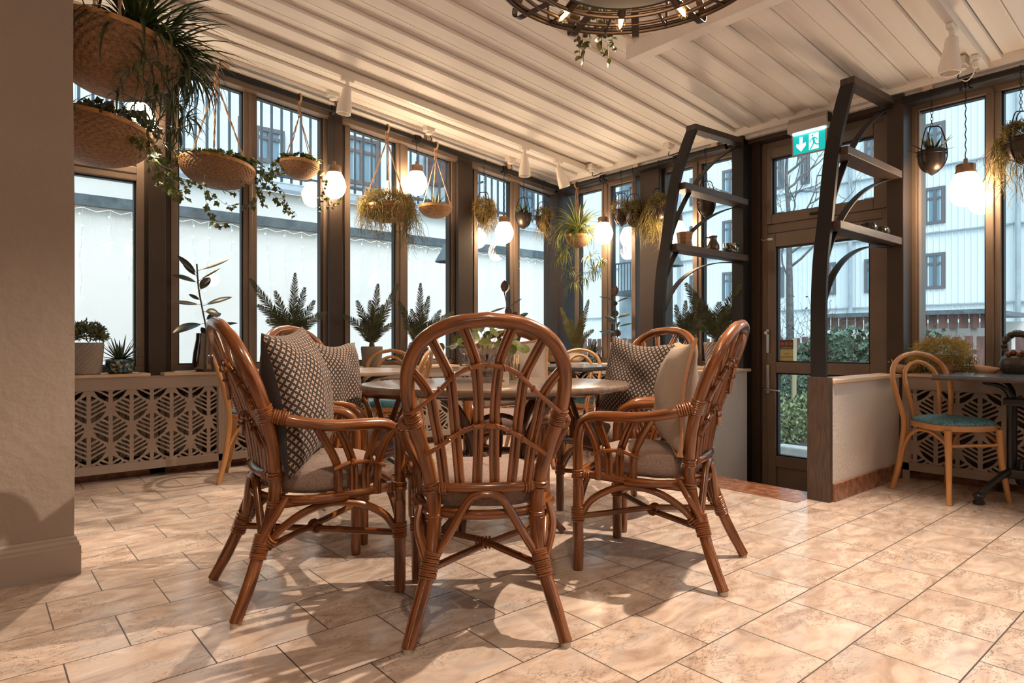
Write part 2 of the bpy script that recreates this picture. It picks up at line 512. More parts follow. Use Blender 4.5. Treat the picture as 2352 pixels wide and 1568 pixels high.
WN = [0]
def lz(u):      # top of the frames on the left wall
    return CZ(u) - 0.05
def mapY(v):    # (u,z,depth) -> world, prism extruded along +Y from v
    return Matrix(((1, 0, 0, 0), (0, 0, 1, v), (0, 1, 0, 0), (0, 0, 0, 1)))
def mapX(u):    # (v,z,depth) -> world, extruded along +X from u
    return Matrix(((0, 0, 1, u), (1, 0, 0, 0), (0, 1, 0, 0), (0, 0, 0, 1)))
def window(a0, a1, mull, topf, M, Mg, zb=0.735, fw=0.052, transom=None):
    """outer frame from a0 to a1 along the wall; mull = [(m0,m1)...]"""
    WN[0] += 1
    f = MB(); g = MB(); p = MB()
    D0, D1 = -0.045, 0.045
    def bar(poly, d0=D0, d1=D1, b=f):
        b.prism(poly, d0, d1, M)
    cells = []
    edges = [a0] + [x for m in mull for x in m] + [a1]
    bar([(a0, zb), (a1, zb), (a1, zb + 0.045), (a0, zb + 0.045)])
    bar([(a0, topf(a0) - fw), (a1, topf(a1) - fw), (a1, topf(a1)), (a0, topf(a0))])
    sg = 1 if a1 > a0 else -1
    bar([(a0, zb + .045), (a0 + sg * fw, zb + .045), (a0 + sg * fw, topf(a0 + sg * fw) - fw), (a0, topf(a0) - fw)])
    bar([(a1 - sg * fw, zb + .045), (a1, zb + .045), (a1, topf(a1) - fw), (a1 - sg * fw, topf(a1 - sg * fw) - fw)])
    lo = a0 + sg * fw
    for m0, m1 in mull + [(a1 - sg * fw, None)]:
        cells.append((lo, m0))
        if m1 is not None:
            bar([(m0, zb + .045), (m1, zb + .045), (m1, topf(m1) - fw), (m0, topf(m0) - fw)])
            bar([(m0 + sg * .035, zb + .04), (m1 - sg * .035, zb + .04), (m1 - sg * .035, topf(m1) - .03), (m0 + sg * .035, topf(m0) - .03)], D0 - 0.012, D0)
            lo = m1
    for c0, c1 in cells:
        spans = [(zb + .045, None)]
        if transom:
            z0, z1 = transom
            bar([(c0, z0), (c1, z0), (c1, z1), (c0, z1)], D0 - .01, D1)
            bar([(c0, (z0 + z1) / 2 - .004), (c1, (z0 + z1) / 2 - .004), (c1, (z0 + z1) / 2 + .004), (c0, (z0 + z1) / 2 + .004)], D0 - .013, D0, g)
            spans = [(zb + .045, z0), (z1, None)]
        for s0, s1 in spans:
            t0 = s1 if s1 else topf(c0) - fw
            t1 = s1 if s1 else topf(c1) - fw
            q = sg * 0.011
            # gasket frame inside the cell
            g.prism([(c0, s0), (c1, s0), (c1, s0 + .011), (c0, s0 + .011)], -0.02, 0.03, M)
            g.prism([(c0, t0 - .011), (c1, t1 - .011), (c1, t1), (c0, t0)], -0.02, 0.03, M)
            g.prism([(c0, s0), (c0 + q, s0), (c0 + q, t0), (c0, t0)], -0.02, 0.03, M)
            g.prism([(c1 - q, s0), (c1, s0), (c1, t1), (c1 - q, t1)], -0.02, 0.03, M)
            P4 = [(c0, s0), (c1, s0), (c1, t1), (c0, t0)]
            p.face([M @ Vector((a, b, 0.004)) for a, b in P4])
    o = struct(f.build('window_%d' % WN[0], M_FRAME, bevel=0.004))
    g.build('gasket', M_GASKET, o)
    q = p.build('pane', M_GLASS, o)
    return o
MY, MX = mapY(VL), mapX(UR)
window(-0.45, uL(329), [], lz, MY, MY, transom=(2.115, 2.215))
window(uL(389), uL(751), [(uL(556), uL(585))], lz, MY, MY)
window(uL(787), uL(1041), [(uL(905), uL(931))], lz, MY, MY)
window(uL(1083), uL(1279), [(uL(1168), uL(1188))], lz, MY, MY)
rz_ = lambda v: 2.655
window(vR(1326), vR(1466), [(vR(1388), vR(1408))], rz_, MX, MX)
window(vR(1511), vR(1708), [(vR(1597), vR(1617))], rz_, MX, MX)
window(vR(2091), -2.9, [(vR(2268), vR(2303)), (0.05, -0.05), (-1.2, -1.3)], rz_, MX, MX)

TN = [4]
def trim(mb, m, bevel=0.004):
    TN[0] += 1
    return struct(mb.build('trim_%d' % TN[0], m, bevel=bevel))
def postL(xa, xb, v0=5.20):
    m = MB(); a, b = uL(xa, v0), uL(xb, v0)
    m.box((a, v0, 0.0), (b, v0 + .04, CZ(b) - .03)); m.box((a + .02, v0 + .04, 0), (b - .02, 5.45, CZ(b) - .03)); m.box((a - .045, 5.285, 0), (b + .075, 5.355, CZ(b) - .06))
    return trim(m, M_POST)
postL(343, 381); postL(757, 787); postL(1052, 1085)
def postR(xa, xb, u0=5.08):
    m = MB(); a, b = vR(xb, u0), vR(xa, u0)
    m.box((u0, a, -.18), (u0 + .04, b, 2.70)); m.box((u0 + .04, a + .02, -.18), (5.33, b - .02, 2.70)); m.box((5.14, a - .02, -.18), (5.26, b + .02, 2.70))
    return trim(m, M_POST)
postR(1470, 1514)
m = MB(); m.box((5.10, 5.22, 0), (5.4, 5.45, 2.72)); m.box((5.06, 5.17, 0), (5.16, 5.3, 2.70)); trim(m, M_POST)     # corner post
# uprights either side of the door
m = MB(); m.box((4.99, 2.86, -.42), (5.32, 2.97, 2.70)); trim(m, M_BLACK)
m = MB(); m.box((5.12, 2.79, -.42), (5.3, 2.87, 2.66)); trim(m, M_POST)
m = MB(); m.box((4.99, 1.645, -.42), (5.32, 1.755, 2.70)); trim(m, M_POST)
m = MB(); m.box((5.16, 1.60, -.18), (5.3, 1.645, 2.66)); trim(m, M_FRAME)
# header strips above the windows
m = MB(); m.box((5.06, -3, 2.64), (5.3, 5.25, 2.68)); trim(m, M_POST)
m = MB(); m.prism([(-.6, CZ(-.6) - .10), (5.2, CZ(5.2) - .10), (5.2, CZ(5.2) - .05), (-.6, CZ(-.6) - .05)], 0, 0.12, mapY(5.21)); trim(m, M_FRAME)

# ---- door with transom light
v0, v1 = 2.79, 1.80                       # far and near jamb
m = MB()
U0 = 5.165; U1 = 5.26
def fr(b, lo_v, hi_v, z0, z1, d0, d1):
    b.box((d0, min(lo_v, hi_v), z0), (d1, max(lo_v, hi_v), z1))
d = MB()
fr(d, v0, v0 - .05, -.42, 2.64, U0, U1); fr(d, v1, v1 + .045, -.42, 2.64, U0, U1); fr(d, v0 - .05, v1 + .0451, 2.58, 2.64, U0, U1); fr(d, v0 - .05, v1 + .0451, 1.87, 1.945, U0, U1)
casing = struct(d.build('door_frame', M_FRAME, bevel=0.004))
# transom sash
a, b_ = vR(1778, 5.2), vR(2013, 5.2)
d = MB()
fr(d, v0 - .05, a, 1.945, 2.58, U0 - .02, U1 - .02); fr(d, b_, v1, 1.945, 2.58, U0 - .02, U1 - .02); fr(d, a, b_, 1.945, 2.025, U0 - .02, U1 - .02); fr(d, a, b_, 2.50, 2.58, U0 - .02, U1 - .02)
WN[0] += 1
ts = struct(d.build('window_%d' % WN[0], M_FRAME, bevel=0.005))
d = MB(); fr(d, a, b_, 2.02, 2.505, 5.20, 5.204); d.build('pane', M_GLASS, ts)
d = MB()
fr(d, a, a - .012, 2.025, 2.50, 5.18, 5.22); fr(d, b_ + .012, b_, 2.025, 2.50, 5.18, 5.22); fr(d, a, b_, 2.025, 2.036, 5.18, 5.22); fr(d, a, b_, 2.489, 2.50, 5.18, 5.22)
d.build('gasket', M_GASKET, ts)
d = MB(); d.box((5.105, 2.20, 1.965), (5.13, 2.36, 1.985)); d.box((5.12, 2.26, 1.965), (5.15, 2.29, 1.985)); d.build('handle', M_BLACK, ts, bevel=.004)
# door leaf
dv0, dv1 = v0 - .055, v1 + .005
ga, gb = vR(1787, 5.19), vR(2003, 5.19)
d = MB(); X0, X1 = 5.15, 5.215
fr(d, dv0, ga, -.40, 1.865, X0, X1); fr(d, gb, dv1, -.40, 1.865, X0, X1)
fr(d, ga, gb, 1.75, 1.865, X0, X1); fr(d, ga, gb, .695, .785, X0, X1); fr(d, ga, gb, -.09, 0.0, X0, X1); fr(d, ga, gb, -.40, -.36, X0, X1)
fr(d, ga, gb, -.37, -.08, X0 + .02, X1)
door = struct(d.build('door_1', M_FRAME, bevel=0.005))
d = MB(); fr(d, ga, gb, .78, 1.755, 5.185, 5.189); fr(d, ga, gb, -.005, .70, 5.185, 5.189); d.build('pane', M_GLASS, door)
d = MB()
for z0, z1 in ((.785, 1.75), (0.0, .695)):
    fr(d, ga, ga - .014, z0, z1, 5.165, 5.205); fr(d, gb + .014, gb, z0, z1, 5.165, 5.205); fr(d, ga, gb, z0, z0 + .012, 5.165, 5.205); fr(d, ga, gb, z1 - .012, z1, 5.165, 5.205)
d.build('gasket', M_GASKET, door)
M_STEEL = mat('brushed steel', (0.55, 0.55, 0.56), 0.28, metal=1.0)
hv = vR(1765, 5.15)
d = MB(); d.box((5.135, hv - .014, .52), (5.15, hv + .014, .76)); h = d.build('handle_plate', M_STEEL, door, bevel=.004)
d = MB(); d.tube([(5.15, hv, .555), (5.085, hv, .555), (5.08, hv - .02, .555), (5.08, hv - .13, .55)], .008, 10); d.build('lever', M_STEEL, h, smooth=True)
d = MB(); d.box((5.135, hv - .013, .86), (5.15, hv + .013, 1.06)); d.tube([(5.15, hv, 1.03), (5.10, hv, 1.03)], .014, 12); d.build('lock_case', M_STEEL, door, bevel=.003)
# stickers on the glass
M_YEL = mat('yellow sticker', (0.55, 0.47, 0.18), 0.5)
M_DKST = mat('dark grey sticker', (0.09, 0.08, 0.07), 0.5)
M_REDST = mat('red dot print', (0.55, 0.06, 0.03), 0.5)
M_INK = mat('grey print', (0.20, 0.17, 0.09), 0.5)
sa = onX(1792, 780, 5.183); sb = onX(1822, 829, 5.183)
zt, zb_ = sa.z, sb.z; zm = zt + (zb_ - zt) * .45
d = MB(); d.box((5.181, sb.y, zm), (5.183, sa.y, zt)); st = d.build('alarm_sticker', M_DKST)
tag(st, 'small dark sticker with three red dots on the door glass', 'sticker')
d = MB()
for i in range(3):
    y = sa.y + (sb.y - sa.y) * (i + .5) / 3
    d.lathe([(.0001, 0), (.014, 0), (.014, .001), (.0001, .001)], 14, M=Matrix.Translation((5.181, y, zt - .034)) @ Matrix.Rotation(-pi / 2, 4, 'Y'))
d.build('red_dots', M_REDST, st)
d = MB(); d.box((5.181, sb.y, zb_), (5.183, sa.y, zm - .004)); st2 = d.build('alarm_sticker', M_YEL); tag(st2, 'yellow sticker below the dark one on the door glass', 'sticker')
def text_mesh(name, s, size, M, m, parent=None, ext=0.0005, mirror=False):
    cu = bpy.data.curves.new(name, 'FONT'); cu.body = s; cu.size = size; cu.extrude = ext; cu.align_x = 'CENTER'
    o = bpy.data.objects.new('tmp', cu); COL.objects.link(o)
    dg = bpy.context.evaluated_depsgraph_get()
    me = bpy.data.meshes.new_from_object(o.evaluated_get(dg))
    bpy.data.objects.remove(o); bpy.data.curves.remove(cu)
    me.transform(M)
    me.materials.clear(); me.materials.append(m)
    r = bpy.data.objects.new(name, me); COL.objects.link(r)
    if parent is not None:
        r.parent = parent
    return r
# seen from inside the lettering reads backwards
yc = (sa.y + sb.y) / 2
def MT(z):      # text plane facing the garden (+X): right = +Y from outside
    return Matrix(((0, 0, -1, 5.1805), (1, 0, 0, yc), (0, 1, 0, z), (0, 0, 0, 1)))
text_mesh('lettering', 'larm\nbevakning', 0.026, MT((zm + zb_) / 2 + .004), M_INK, st2)
text_mesh('lettering', 'SECURITAS', 0.017, MT(zm + .006), M_YEL, st)
# magnetic contact above the door
M_WHITE = mat('white plastic', (0.80, 0.77, 0.72), 0.35)
d = MB(); p = onX(1771, 549, 5.15); d.box((5.13, p.y - .02, p.z - .012), (5.15, p.y + .02, p.z + .008)); d.tube(spline([(5.14, p.y + .02, p.z), (5.14, p.y + .06, p.z - .004), (5.14, p.y + .085, p.z + .006)]), .002, 6)
tag(d.build('door_contact', M_WHITE), 'small white door contact with a wire above the garden door', 'sensor')

# ---- half walls flanking the door
def halfwall(va, vb, n, skirt_v=None):
    m = MB(); m.box((3.92, va, -.45), (5.02, vb, .705)); w = struct(m.build('wall_%s' % n, M_PLASTER2))
    m = MB(); m.box((3.915, va - .018, .703), (5.06, vb + .018, .728)); trim(m, M_SILL, .005)
    m = MB(); m.box((3.875, va - .003, 0), (3.918, vb + .003, .742)); trim(m, M_OAKD, .003)
halfwall(1.672, 1.80, 'right_of_door'); halfwall(2.845, 2.965, 'left_of_door')
m = MB(); m.box((3.918, 1.654, 0), (5.0, 1.673, .108)); struct(m.build('baseboard_right_of_door', M_REDM, bevel=.003))
m = MB(); m.box((3.918, 2.964, 0), (5.0, 2.98, .108)); struct(m.build('baseboard_left_of_door', M_REDM, bevel=.003))

# ---- sills
def sillL(xa, xb):
    m = MB(); m.box((uL(xa, 5.07) if isinstance(xa, int) else xa, 5.065, .712), (uL(xb, 5.07) if isinstance(xb, int) else xb, 5.30, .733)); trim(m, M_SILL, .003)
sillL(-.45, 346); sillL(377, 764); sillL(779, 1056); sillL(1078, 1262)
def sillR(v1, v0):
    m = MB(); m.box((4.965, v0, .712), (5.18, v1, .733)); trim(m, M_SILL, .003)
sillR(5.06, vR(1483, 4.97)); sillR(vR(1506, 4.97), 2.985); sillR(1.625, 0.2); sillR(.1, -2.9)

# ---- radiator covers with cut leaf pattern
def leaf_panel(w, z0, z1, nm, ph=0.0):
    cu = bpy.data.curves.new(nm, 'CURVE'); cu.dimensions = '2D'; cu.fill_mode = 'BOTH'; cu.extrude = 0.006
    def loop(pts):
        s = cu.splines.new('POLY'); s.points.add(len(pts) - 1); s.use_cyclic_u = True
        for p, q in zip(s.points, pts):
            p.co = (q[0], q[1], 0, 1)
    loop([(0, z0), (w, z0), (w, z1), (0, z1)])
    CW, RH = 0.125, 0.276
    ST, SL = 0.0125, 0.58
    def clip(poly):
        out = poly
        for ax, lim, sg in ((0, .008, 1), (0, w - .008, -1), (1, z0 + .004, 1), (1, z1 - .004, -1)):
            res = []
            for i in range(len(out)):
                a, b = out[i - 1], out[i]
                ia, ib = sg * (a[ax] - lim) >= 0, sg * (b[ax] - lim) >= 0
                if ia != ib:
                    t = (lim - a[ax]) / (b[ax] - a[ax])
                    res.append((a[0] + (b[0] - a[0]) * t, a[1] + (b[1] - a[1]) * t))
                if ib:
                    res.append(b)
            out = res
            if len(out) < 3:
                return None
        ar = sum(out[i - 1][0] * out[i][1] - out[i][0] * out[i - 1][1] for i in range(len(out))) / 2
        return out if abs(ar) > 4e-5 else None
    ncol = int(w / CW) + 3
    for i in range(-1, ncol):
        x = ph + i * CW
        k = -1
        while True:
            zc = z0 - .03 + k * RH + (RH / 2 if i % 2 else 0)
            if zc > z1 + .15:
                break
            k += 1
            for sg in (-1, 1):
                # small triangle at the tip
                tri = [(ST, .092), (ST, .050), (.044, .072)]
                slots = [tri]
                # slanting slots: bottom at the stem, outer length limited by the leaf outline
                for zb, ln in ((.018, .052), (-.013, .076), (-.044, .088)):
                    h = .019
                    xo = ST + ln
                    slots.append([(ST, zb), (xo, zb + SL * ln), (xo - .004, zb + SL * ln + h * .75), (ST, zb + h)])
                # bottom slot, curved belly
                slots.append([(ST, -.094), (.045, -.078), (.075, -.052), (.098, -.014), (.07, -.024), (.04, -.042), (ST, -.060)])
                for sl in slots:
                    q = clip([(x + sg * a, zc + b) for a, b in sl])
                    if q:
                        loop(q)
    o = bpy.data.objects.new('tmp', cu); COL.objects.link(o)
    dg = bpy.context.evaluated_depsgraph_get()
    me = bpy.data.meshes.new_from_object(o.evaluated_get(dg))
    bpy.data.objects.remove(o); bpy.data.curves.remove(cu)
    me.materials.clear(); me.materials.append(M_TAUPE)
    return me
PANELS = {}
CV_GROUP = None
def cover(name_label, loc, rz, w, ph):
    """local: x along the front, y into the wall"""
    t = thing('radiator_cover', name_label, 'radiator cover', loc, rz)
    m = MB()
    m.box((0, 0, .625), (w, .02, .70)); m.box((0, 0, .06), (w, .02, .115)); m.box((0, 0, 0), (.045, .02, .63)); m.box((w - .045, 0, 0), (w, .02, .63))
    m.build('frame', M_TAUPE, t, bevel=.002)
    m = MB(); m.box((0, .0, .70), (w, .19, .711)); m.build('top_board', M_TAUPE, t)
    key = (round(w, 3), ph)
    if key not in PANELS:
        PANELS[key] = leaf_panel(w - .09, .115, .625, 'leaf_panel', ph)
    o = bpy.data.objects.new('leaf_panel', PANELS[key]); COL.objects.link(o); o.parent = t
    o.matrix_local = Matrix.Translation((.045, .018, 0)) @ Matrix.Rotation(pi / 2, 4, 'X')
    o['label'] = 'panel cut with slanting leaf vein slots'
    return t
x = uL(505, 5.08) + .035
cover('taupe radiator cover with cut leaf panel under the leftmost window', (x - 1.30, 5.08, 0), 0, 1.30, 0.02)
cover('taupe radiator cover partly hidden behind the left rattan chair', (x, 5.08, 0), 0, 1.24, 0.02)
cover('taupe radiator cover in the middle of the left wall behind the round table', (x + 1.24, 5.08, 0), 0, 1.24, 0.02)
cover('taupe radiator cover at the corner end of the left wall', (x + 2.48, 5.08, 0), 0, 4.98 - (x + 2.48), 0.02)
cover('taupe radiator cover under the right wall window next to the corner', (4.98, 5.06, 0), -pi / 2, 2.06, 0.03)
cover('taupe radiator cover beside the bentwood chair at right', (4.98, 1.65, 0), -pi / 2, 1.0, 0.03)
cover('taupe radiator cover behind the iron table leg at far right', (4.98, .65, 0), -pi / 2, 1.3, 0.03)
M_RAD = mat('grey radiator enamel', (0.30, 0.27, 0.24), 0.5)
for i, (x0, lab) in enumerate(((.25, 'grey ribbed radiator behind the leftmost leaf cut cover'),)):
    m = MB()
    for k in range(26):
        m.box((x0 + k * .042, 5.19, .14), (x0 + k * .042 + .034, 5.26, .56))
    m.box((x0, 5.20, .15), (x0 + 26 * .042, 5.25, .55))
    tag(m.build('radiator', M_RAD, bevel=.004), lab, 'radiator')
m = MB(); m.box((-.4, 5.20, 0), (5.1, 5.26, .10)); trim(m, M_REDM, 0)
m = MB(); m.box((5.08, -2.9, 0), (5.14, 1.64, .10)); trim(m, M_REDM, 0)

# ---- plaster wall end at front left with its baseboard
m = MB(); m.box((-3, 3.17, -.1), (.325, 3.75, 3.6)); bmesh.ops.subdivide_edges(m.bm, edges=m.bm.edges[:], cuts=6, use_grid_fill=True)
random.seed(4)
for vv in m.bm.verts:
    if vv.co.x > .3:
        vv.co.x += random.uniform(-.005, .004)
struct(m.build('wall_front_left', M_PLASTER))
m = MB()
prof = [(0, 0), (0.022, 0), (0.022, .115), (.016, .122), (.016, .132), (.009, .142), (.009, .150), (.003, .158), (0, .158)]
for (a, b) in zip(prof, prof[1:]):
    for x0, x1 in ((-3, .325),):
        m.face([(x0, 3.17 - a[0], a[1]), (x1 + a[0], 3.17 - a[0], a[1]), (x1 + b[0], 3.17 - b[0], b[1]), (x0, 3.17 - b[0], b[1])])
        m.face([(x1 + a[0], 3.17 - a[0], a[1]), (x1 + a[0], 3.75, a[1]), (x1 + b[0], 3.75, b[1]), (x1 + b[0], 3.17 - b[0], b[1])])
struct(m.build('baseboard_front_left', M_TAUPE, recalc=False))
m = MB(); m.box((-.7, 3.7, -.2), (-.5, 5.6, 3.6)); struct(m.build('wall_end', M_PLASTER2))
# ---- the rest of the room behind the camera
m = MB(); m.box((-3.1, -3.1, -.1), (-3, 3.8, 3.7)); struct(m.build('wall_behind', M_PLASTER2))
m = MB(); m.box((-3.1, -3.1, -.1), (5.4, -3, 3.7)); struct(m.build('wall_near', M_PLASTER2))
# ================================================================ furniture
def rattan_mat(name, c1, c2, rough=0.22, str_=(9, 5, 1)):
    m = mat(name, c1, rough, col2=c2, vscale=1.0, stretch=str_, coat=0.35, coord='UV')
    return m
M_RAT = rattan_mat('varnished rattan pole', (0.062, 0.016, 0.004), (0.28, 0.092, 0.020), .26, (9, 5, 1))
M_RATB = rattan_mat('rattan binding strip', (0.14, 0.040, 0.009), (0.27, 0.088, 0.02), 0.3, (3, 12, 1))
M_SEAT = mat('mauve taupe woven cloth', (0.27, 0.195, 0.165), 0.85, vary=0.25, vscale=160, bump=0.5, bscale=240, sheen=0.3)
M_FOOT = mat('pale foot pad', (0.5, 0.42, 0.34), 0.5)

def interp(tab, z):
    for (a, b) in zip(tab, tab[1:]):
        if a[0] <= z <= b[0]:
            t = (z - a[0]) / (b[0] - a[0])
            return a[1] + (b[1] - a[1]) * t
    return tab[-1][1] if z > tab[-1][0] else tab[0][1]

HOOP = [(.176, -.236, .24), (.169, -.205, .33), (.17, -.19, .42), (.18, -.193, .50), (.206, -.208, .60), (.236, -.235, .70), (.251, -.268, .80), (.240, -.305, .89), (.195, -.335, .96), (.11, -.357, 1.005), (0, -.365, 1.02)]
YB = [(p[2], p[1]) for p in HOOP]
def ring(mb, p, d, r, t=.004, seg=10):
    """one turn of binding around direction d"""
    d = Vector(d).normalized(); a = d.orthogonal().normalized(); b = d.cross(a)
    p = Vector(p)
    mb.tube([p + (a * cos(2 * pi * k / seg) + b * sin(2 * pi * k / seg)) * r for k in range(seg)], t, 5, closed=True)
def wrap(mb, p0, p1, r, n, t=.004, seg=10):
    p0 = Vector(p0); p1 = Vector(p1); d = p1 - p0
    for i in range(n):
        s = (i + .5) / n
        ring(mb, p0 + d * s, d + Vector(((i % 3 - 1) * .0025, ((i + 1) % 3 - 1) * .0025, 0)), r - .0015 + .0006 * (i % 2), t, seg)

def rattan_chair(label, loc, rz, group):
    t = thing('rattan_armchair', label, 'chair', loc, rz, group)
    R = lambda s, p: (s * p[0], p[1], p[2])
    # hoop back
    half = spline(HOOP, 5)
    pts = [Vector((-p.x, p.y, p.z)) for p in half] + [p.copy() for p in half[::-1]][1:]
    m = MB(); m.tube(pts, .0235, 12); m.build('back_hoop', M_RAT, t, smooth=True)
    for s in (-1, 1):
        m = MB(); m.tube(spline([R(s, (.245, -.335, .012)), R(s, (.214, -.285, .12)), R(s, (.176, -.236, .245))], 4), [.021] * 3 + [.0225] * 6, 12)
        l = m.build('leg', M_RAT, t, smooth=True)
        m = MB(); m.lathe([(.001, 0), (.017, 0), (.017, .018), (.001, .018)], 12, c=(s * .244, -.334, 0)); m.build('foot_pad', M_FOOT, l)
        m = MB(); m.tube(spline([R(s, (.25, .25, .003)), R(s, (.25, .25, .18)), R(s, (.25, .25, .35))], 4), [.0205] + [.0225] * 8, 12)
        m.build('leg', M_RAT, t, smooth=True)
        m = MB(); m.tube(spline([R(s, p) for p in ((.25, .25, .34), (.251, .251, .46), (.252, .249, .55), (.256, .232, .612), (.266, .18, .645), (.283, .09, .652), (.288, -.02, .655), (.272, -.14, .675), (.238, -.228, .70))], 5), .0215, 12)
        m.build('armrest', M_RAT, t, smooth=True)
        # infill rods under the arm
        for (ya, za, yr, dbl) in ((-.075, .652, .02, 0), (.0, .65, .075, 1), (.165, .645, .118, 1), (.215, .622, .16, 0)):
            xa = .286 if ya < .12 else .266
            xr = .17 + (.25 - .17) * (yr + .19) / .44 + .016
            base = [(xa, ya, za), (xa * .5 + xr * .5 + .004, ya * .45 + yr * .55, .57), (xr + .004, yr * .97 + ya * .03, .49), (xr, yr, .385)]
            m = MB()
            if dbl:
                for q in (-.0085, .0085):
                    m.tube(spline([R(s, (b[0], b[1] + q, b[2])) for b in base], 4), .0085, 7)
            else:
                m.tube(spline([R(s, b) for b in base], 4), .0155, 9)
            m.build('arm_rod', M_RAT, t, smooth=True)
        m = MB(); m.tube(spline([R(s, (.258, -.005, .492)), R(s, (.262, .055, .512)), R(s, (.264, .13, .508)), R(s, (.267, .185, .49))], 4), .008, 7)
        for y in (.055, .125):
            for k in range(3):
                ring(m, R(s, (.263, y + k * .007, .51)), (0, 1, .3 * (k - 1)), .015, .003, 8)
        m.build('arm_band', M_RATB, t, smooth=True)
        m = MB(); m.tube(spline([R(s, (.25, .24, .405)), R(s, (.232, .05, .392)), R(s, (.205, -.08, .382)), R(s, (.172, -.19, .372))], 4), .0165, 9); m.build('side_rail', M_RAT, t, smooth=True)
        m = MB(); m.tube(spline([R(s, (.248, .235, .235)), R(s, (.244, .19, .30)), R(s, (.238, .10, .352)), R(s, (.226, .0, .366)), R(s, (.212, -.09, .345)), R(s, (.198, -.17, .295)), R(s, (.186, -.225, .235))], 4), .0145, 9)
        m.build('side_arch', M_RAT, t, smooth=True)
        m = MB(); m.tube(spline([R(s, (.216, -.16, .405)), R(s, (.225, -.20, .345)), R(s, (.205, -.235, .28)), R(s, (.185, -.245, .22))], 4), .012, 8)
        m.build('brace', M_RAT, t, smooth=True)
        # bindings
        m = MB(); wrap(m, R(s, (.229, -.228, .678)), R(s, (.243, -.246, .735)), .0265, 8); m.build('arm_binding', M_RATB, t, smooth=True)
        m = MB(); wrap(m, R(s, (.266, -.165, .684)), R(s, (.246, -.215, .697)), .025, 6)
        m.build('arm_binding', M_RATB, t, smooth=True)
        for f_ in (lambda m: wrap(m, R(s, (.19, -.254, .195)), R(s, (.174, -.230, .275)), .0275, 12), lambda m: wrap(m, R(s, (.198, -.20, .262)), R(s, (.188, -.225, .23)), .0175, 4)):
            m = MB(); f_(m); m.build('leg_binding', M_RATB, t, smooth=True)
        for f_ in (lambda m: wrap(m, R(s, (.25, .25, .205)), R(s, (.25, .25, .265)), .0265, 8), lambda m: wrap(m, R(s, (.25, .25, .385)), R(s, (.25, .25, .42)), .026, 5), lambda m: wrap(m, R(s, (.246, .20, .402)), R(s, (.248, .225, .404)), .019, 4)):
            m = MB(); f_(m); m.build('leg_binding', M_RATB, t, smooth=True)
        for f_ in (lambda m: wrap(m, R(s, (.17, -.192, .362)), R(s, (.17, -.19, .392)), .0265, 3), lambda m: wrap(m, R(s, (.176, -.192, .462)), R(s, (.18, -.194, .49)), .0262, 4), lambda m: wrap(m, R(s, (.15, -.203, .475)), R(s, (.125, -.21, .475)), .020, 4)):
            m = MB(); f_(m); m.build('rail_binding', M_RATB, t, smooth=True)
    # rails and ring
    m = MB(); m.tube(spline([(-.178, -.192, .475), (-.09, -.215, .475), (0, -.222, .475), (.09, -.215, .475), (.178, -.192, .475)], 5), .0185, 10); m.build('back_rail', M_RAT, t, smooth=True)
    m = MB(); m.tube([(.243 * cos(a), .0 + .225 * sin(a), .388) for a in [pi * .93 + (pi * 1.14) * k / 26 for k in range(27)]], .0165, 9); m.build('seat_ring', M_RAT, t, smooth=True)
    m = MB(); m.tube(spline([(-.25, .25, .405), (-.1, .262, .405), (.1, .262, .405), (.25, .25, .405)], 4), .0165, 9); m.build('front_rail', M_RAT, t, smooth=True)
    m = MB(); m.tube(spline([(-.246, .25, .235), (-.2, .252, .31), (-.1, .255, .372), (.1, .255, .372), (.2, .252, .31), (.246, .25, .235)], 4), .0135, 8); m.build('front_arch', M_RAT, t, smooth=True)
    m = MB(); m.tube(spline([(-.172, -.232, .245), (-.12, -.232, .33), (-.06, -.232, .43), (-.03, -.232, .452), (0, -.233, .457), (.03, -.232, .452), (.06, -.232, .43), (.12, -.232, .33), (.172, -.232, .245)], 4), .0145, 9); m.build('rear_arch', M_RAT, t, smooth=True)
    for s in (-1, 1):
        m = MB(); m.tube([(s * .178, -.235, .222), (0, 0, .235 if s > 0 else .218), (-s * .25, .245, .225)], .0125, 9); m.build('cross_stretcher', M_RAT, t, smooth=True)
    m = MB(); wrap(m, (-.03, 0, .227), (.03, 0, .227), .022, 5); m.build('stretcher_binding', M_RATB, t, smooth=True)
    # back spindles, each a pair of thin canes
    for s in (-1, 1):
        for base in ([(.134, .475), (.148, .60), (.165, .70), (.178, .775), (.205, .825), (.240, .868)], [(.084, .475), (.096, .62), (.107, .75), (.117, .84), (.138, .89), (.178, .970)], [(.029, .475), (.026, .62), (.027, .76), (.036, .88), (.050, .93), (.078, 1.004)]):
            m = MB()
            for q in (-.0085, .0085):
                m.tube(spline([(s * (x + q), interp(YB, z) - (.016 if i_ < 4 else (.009 if i_ == 4 else 0)), z) for i_, (x, z) in enumerate(base)], 4), .0088, 7)
            m.build('back_spindle', M_RAT, t, smooth=True)
    for base in ([(-.236, .725), (-.16, .79), (-.085, .858), (0, .878), (.085, .858), (.16, .79), (.236, .725)], [(-.196, .585), (-.13, .63), (-.06, .672), (0, .682), (.06, .672), (.13, .63), (.196, .585)]):
        m = MB(); P = spline([(x, interp(YB, z) - .034, z) for x, z in base], 5); m.tube(P, .008, 7)
        m.tube([p + Vector((0, -.004, .005 * (1 if (i // 2) % 2 else -1))) for i, p in enumerate(P)], .0035, 5)
        for i in range(6, len(P) - 6, 3):
            ring(m, P[i], (P[i + 1] - P[i]) + Vector((0, 0, .01 * (-1) ** i)), .011, .0032, 8)
        m.build('woven_band', M_RATB, t, smooth=True)
    # seat pad
    m = MB(); pr = []
    n = 28
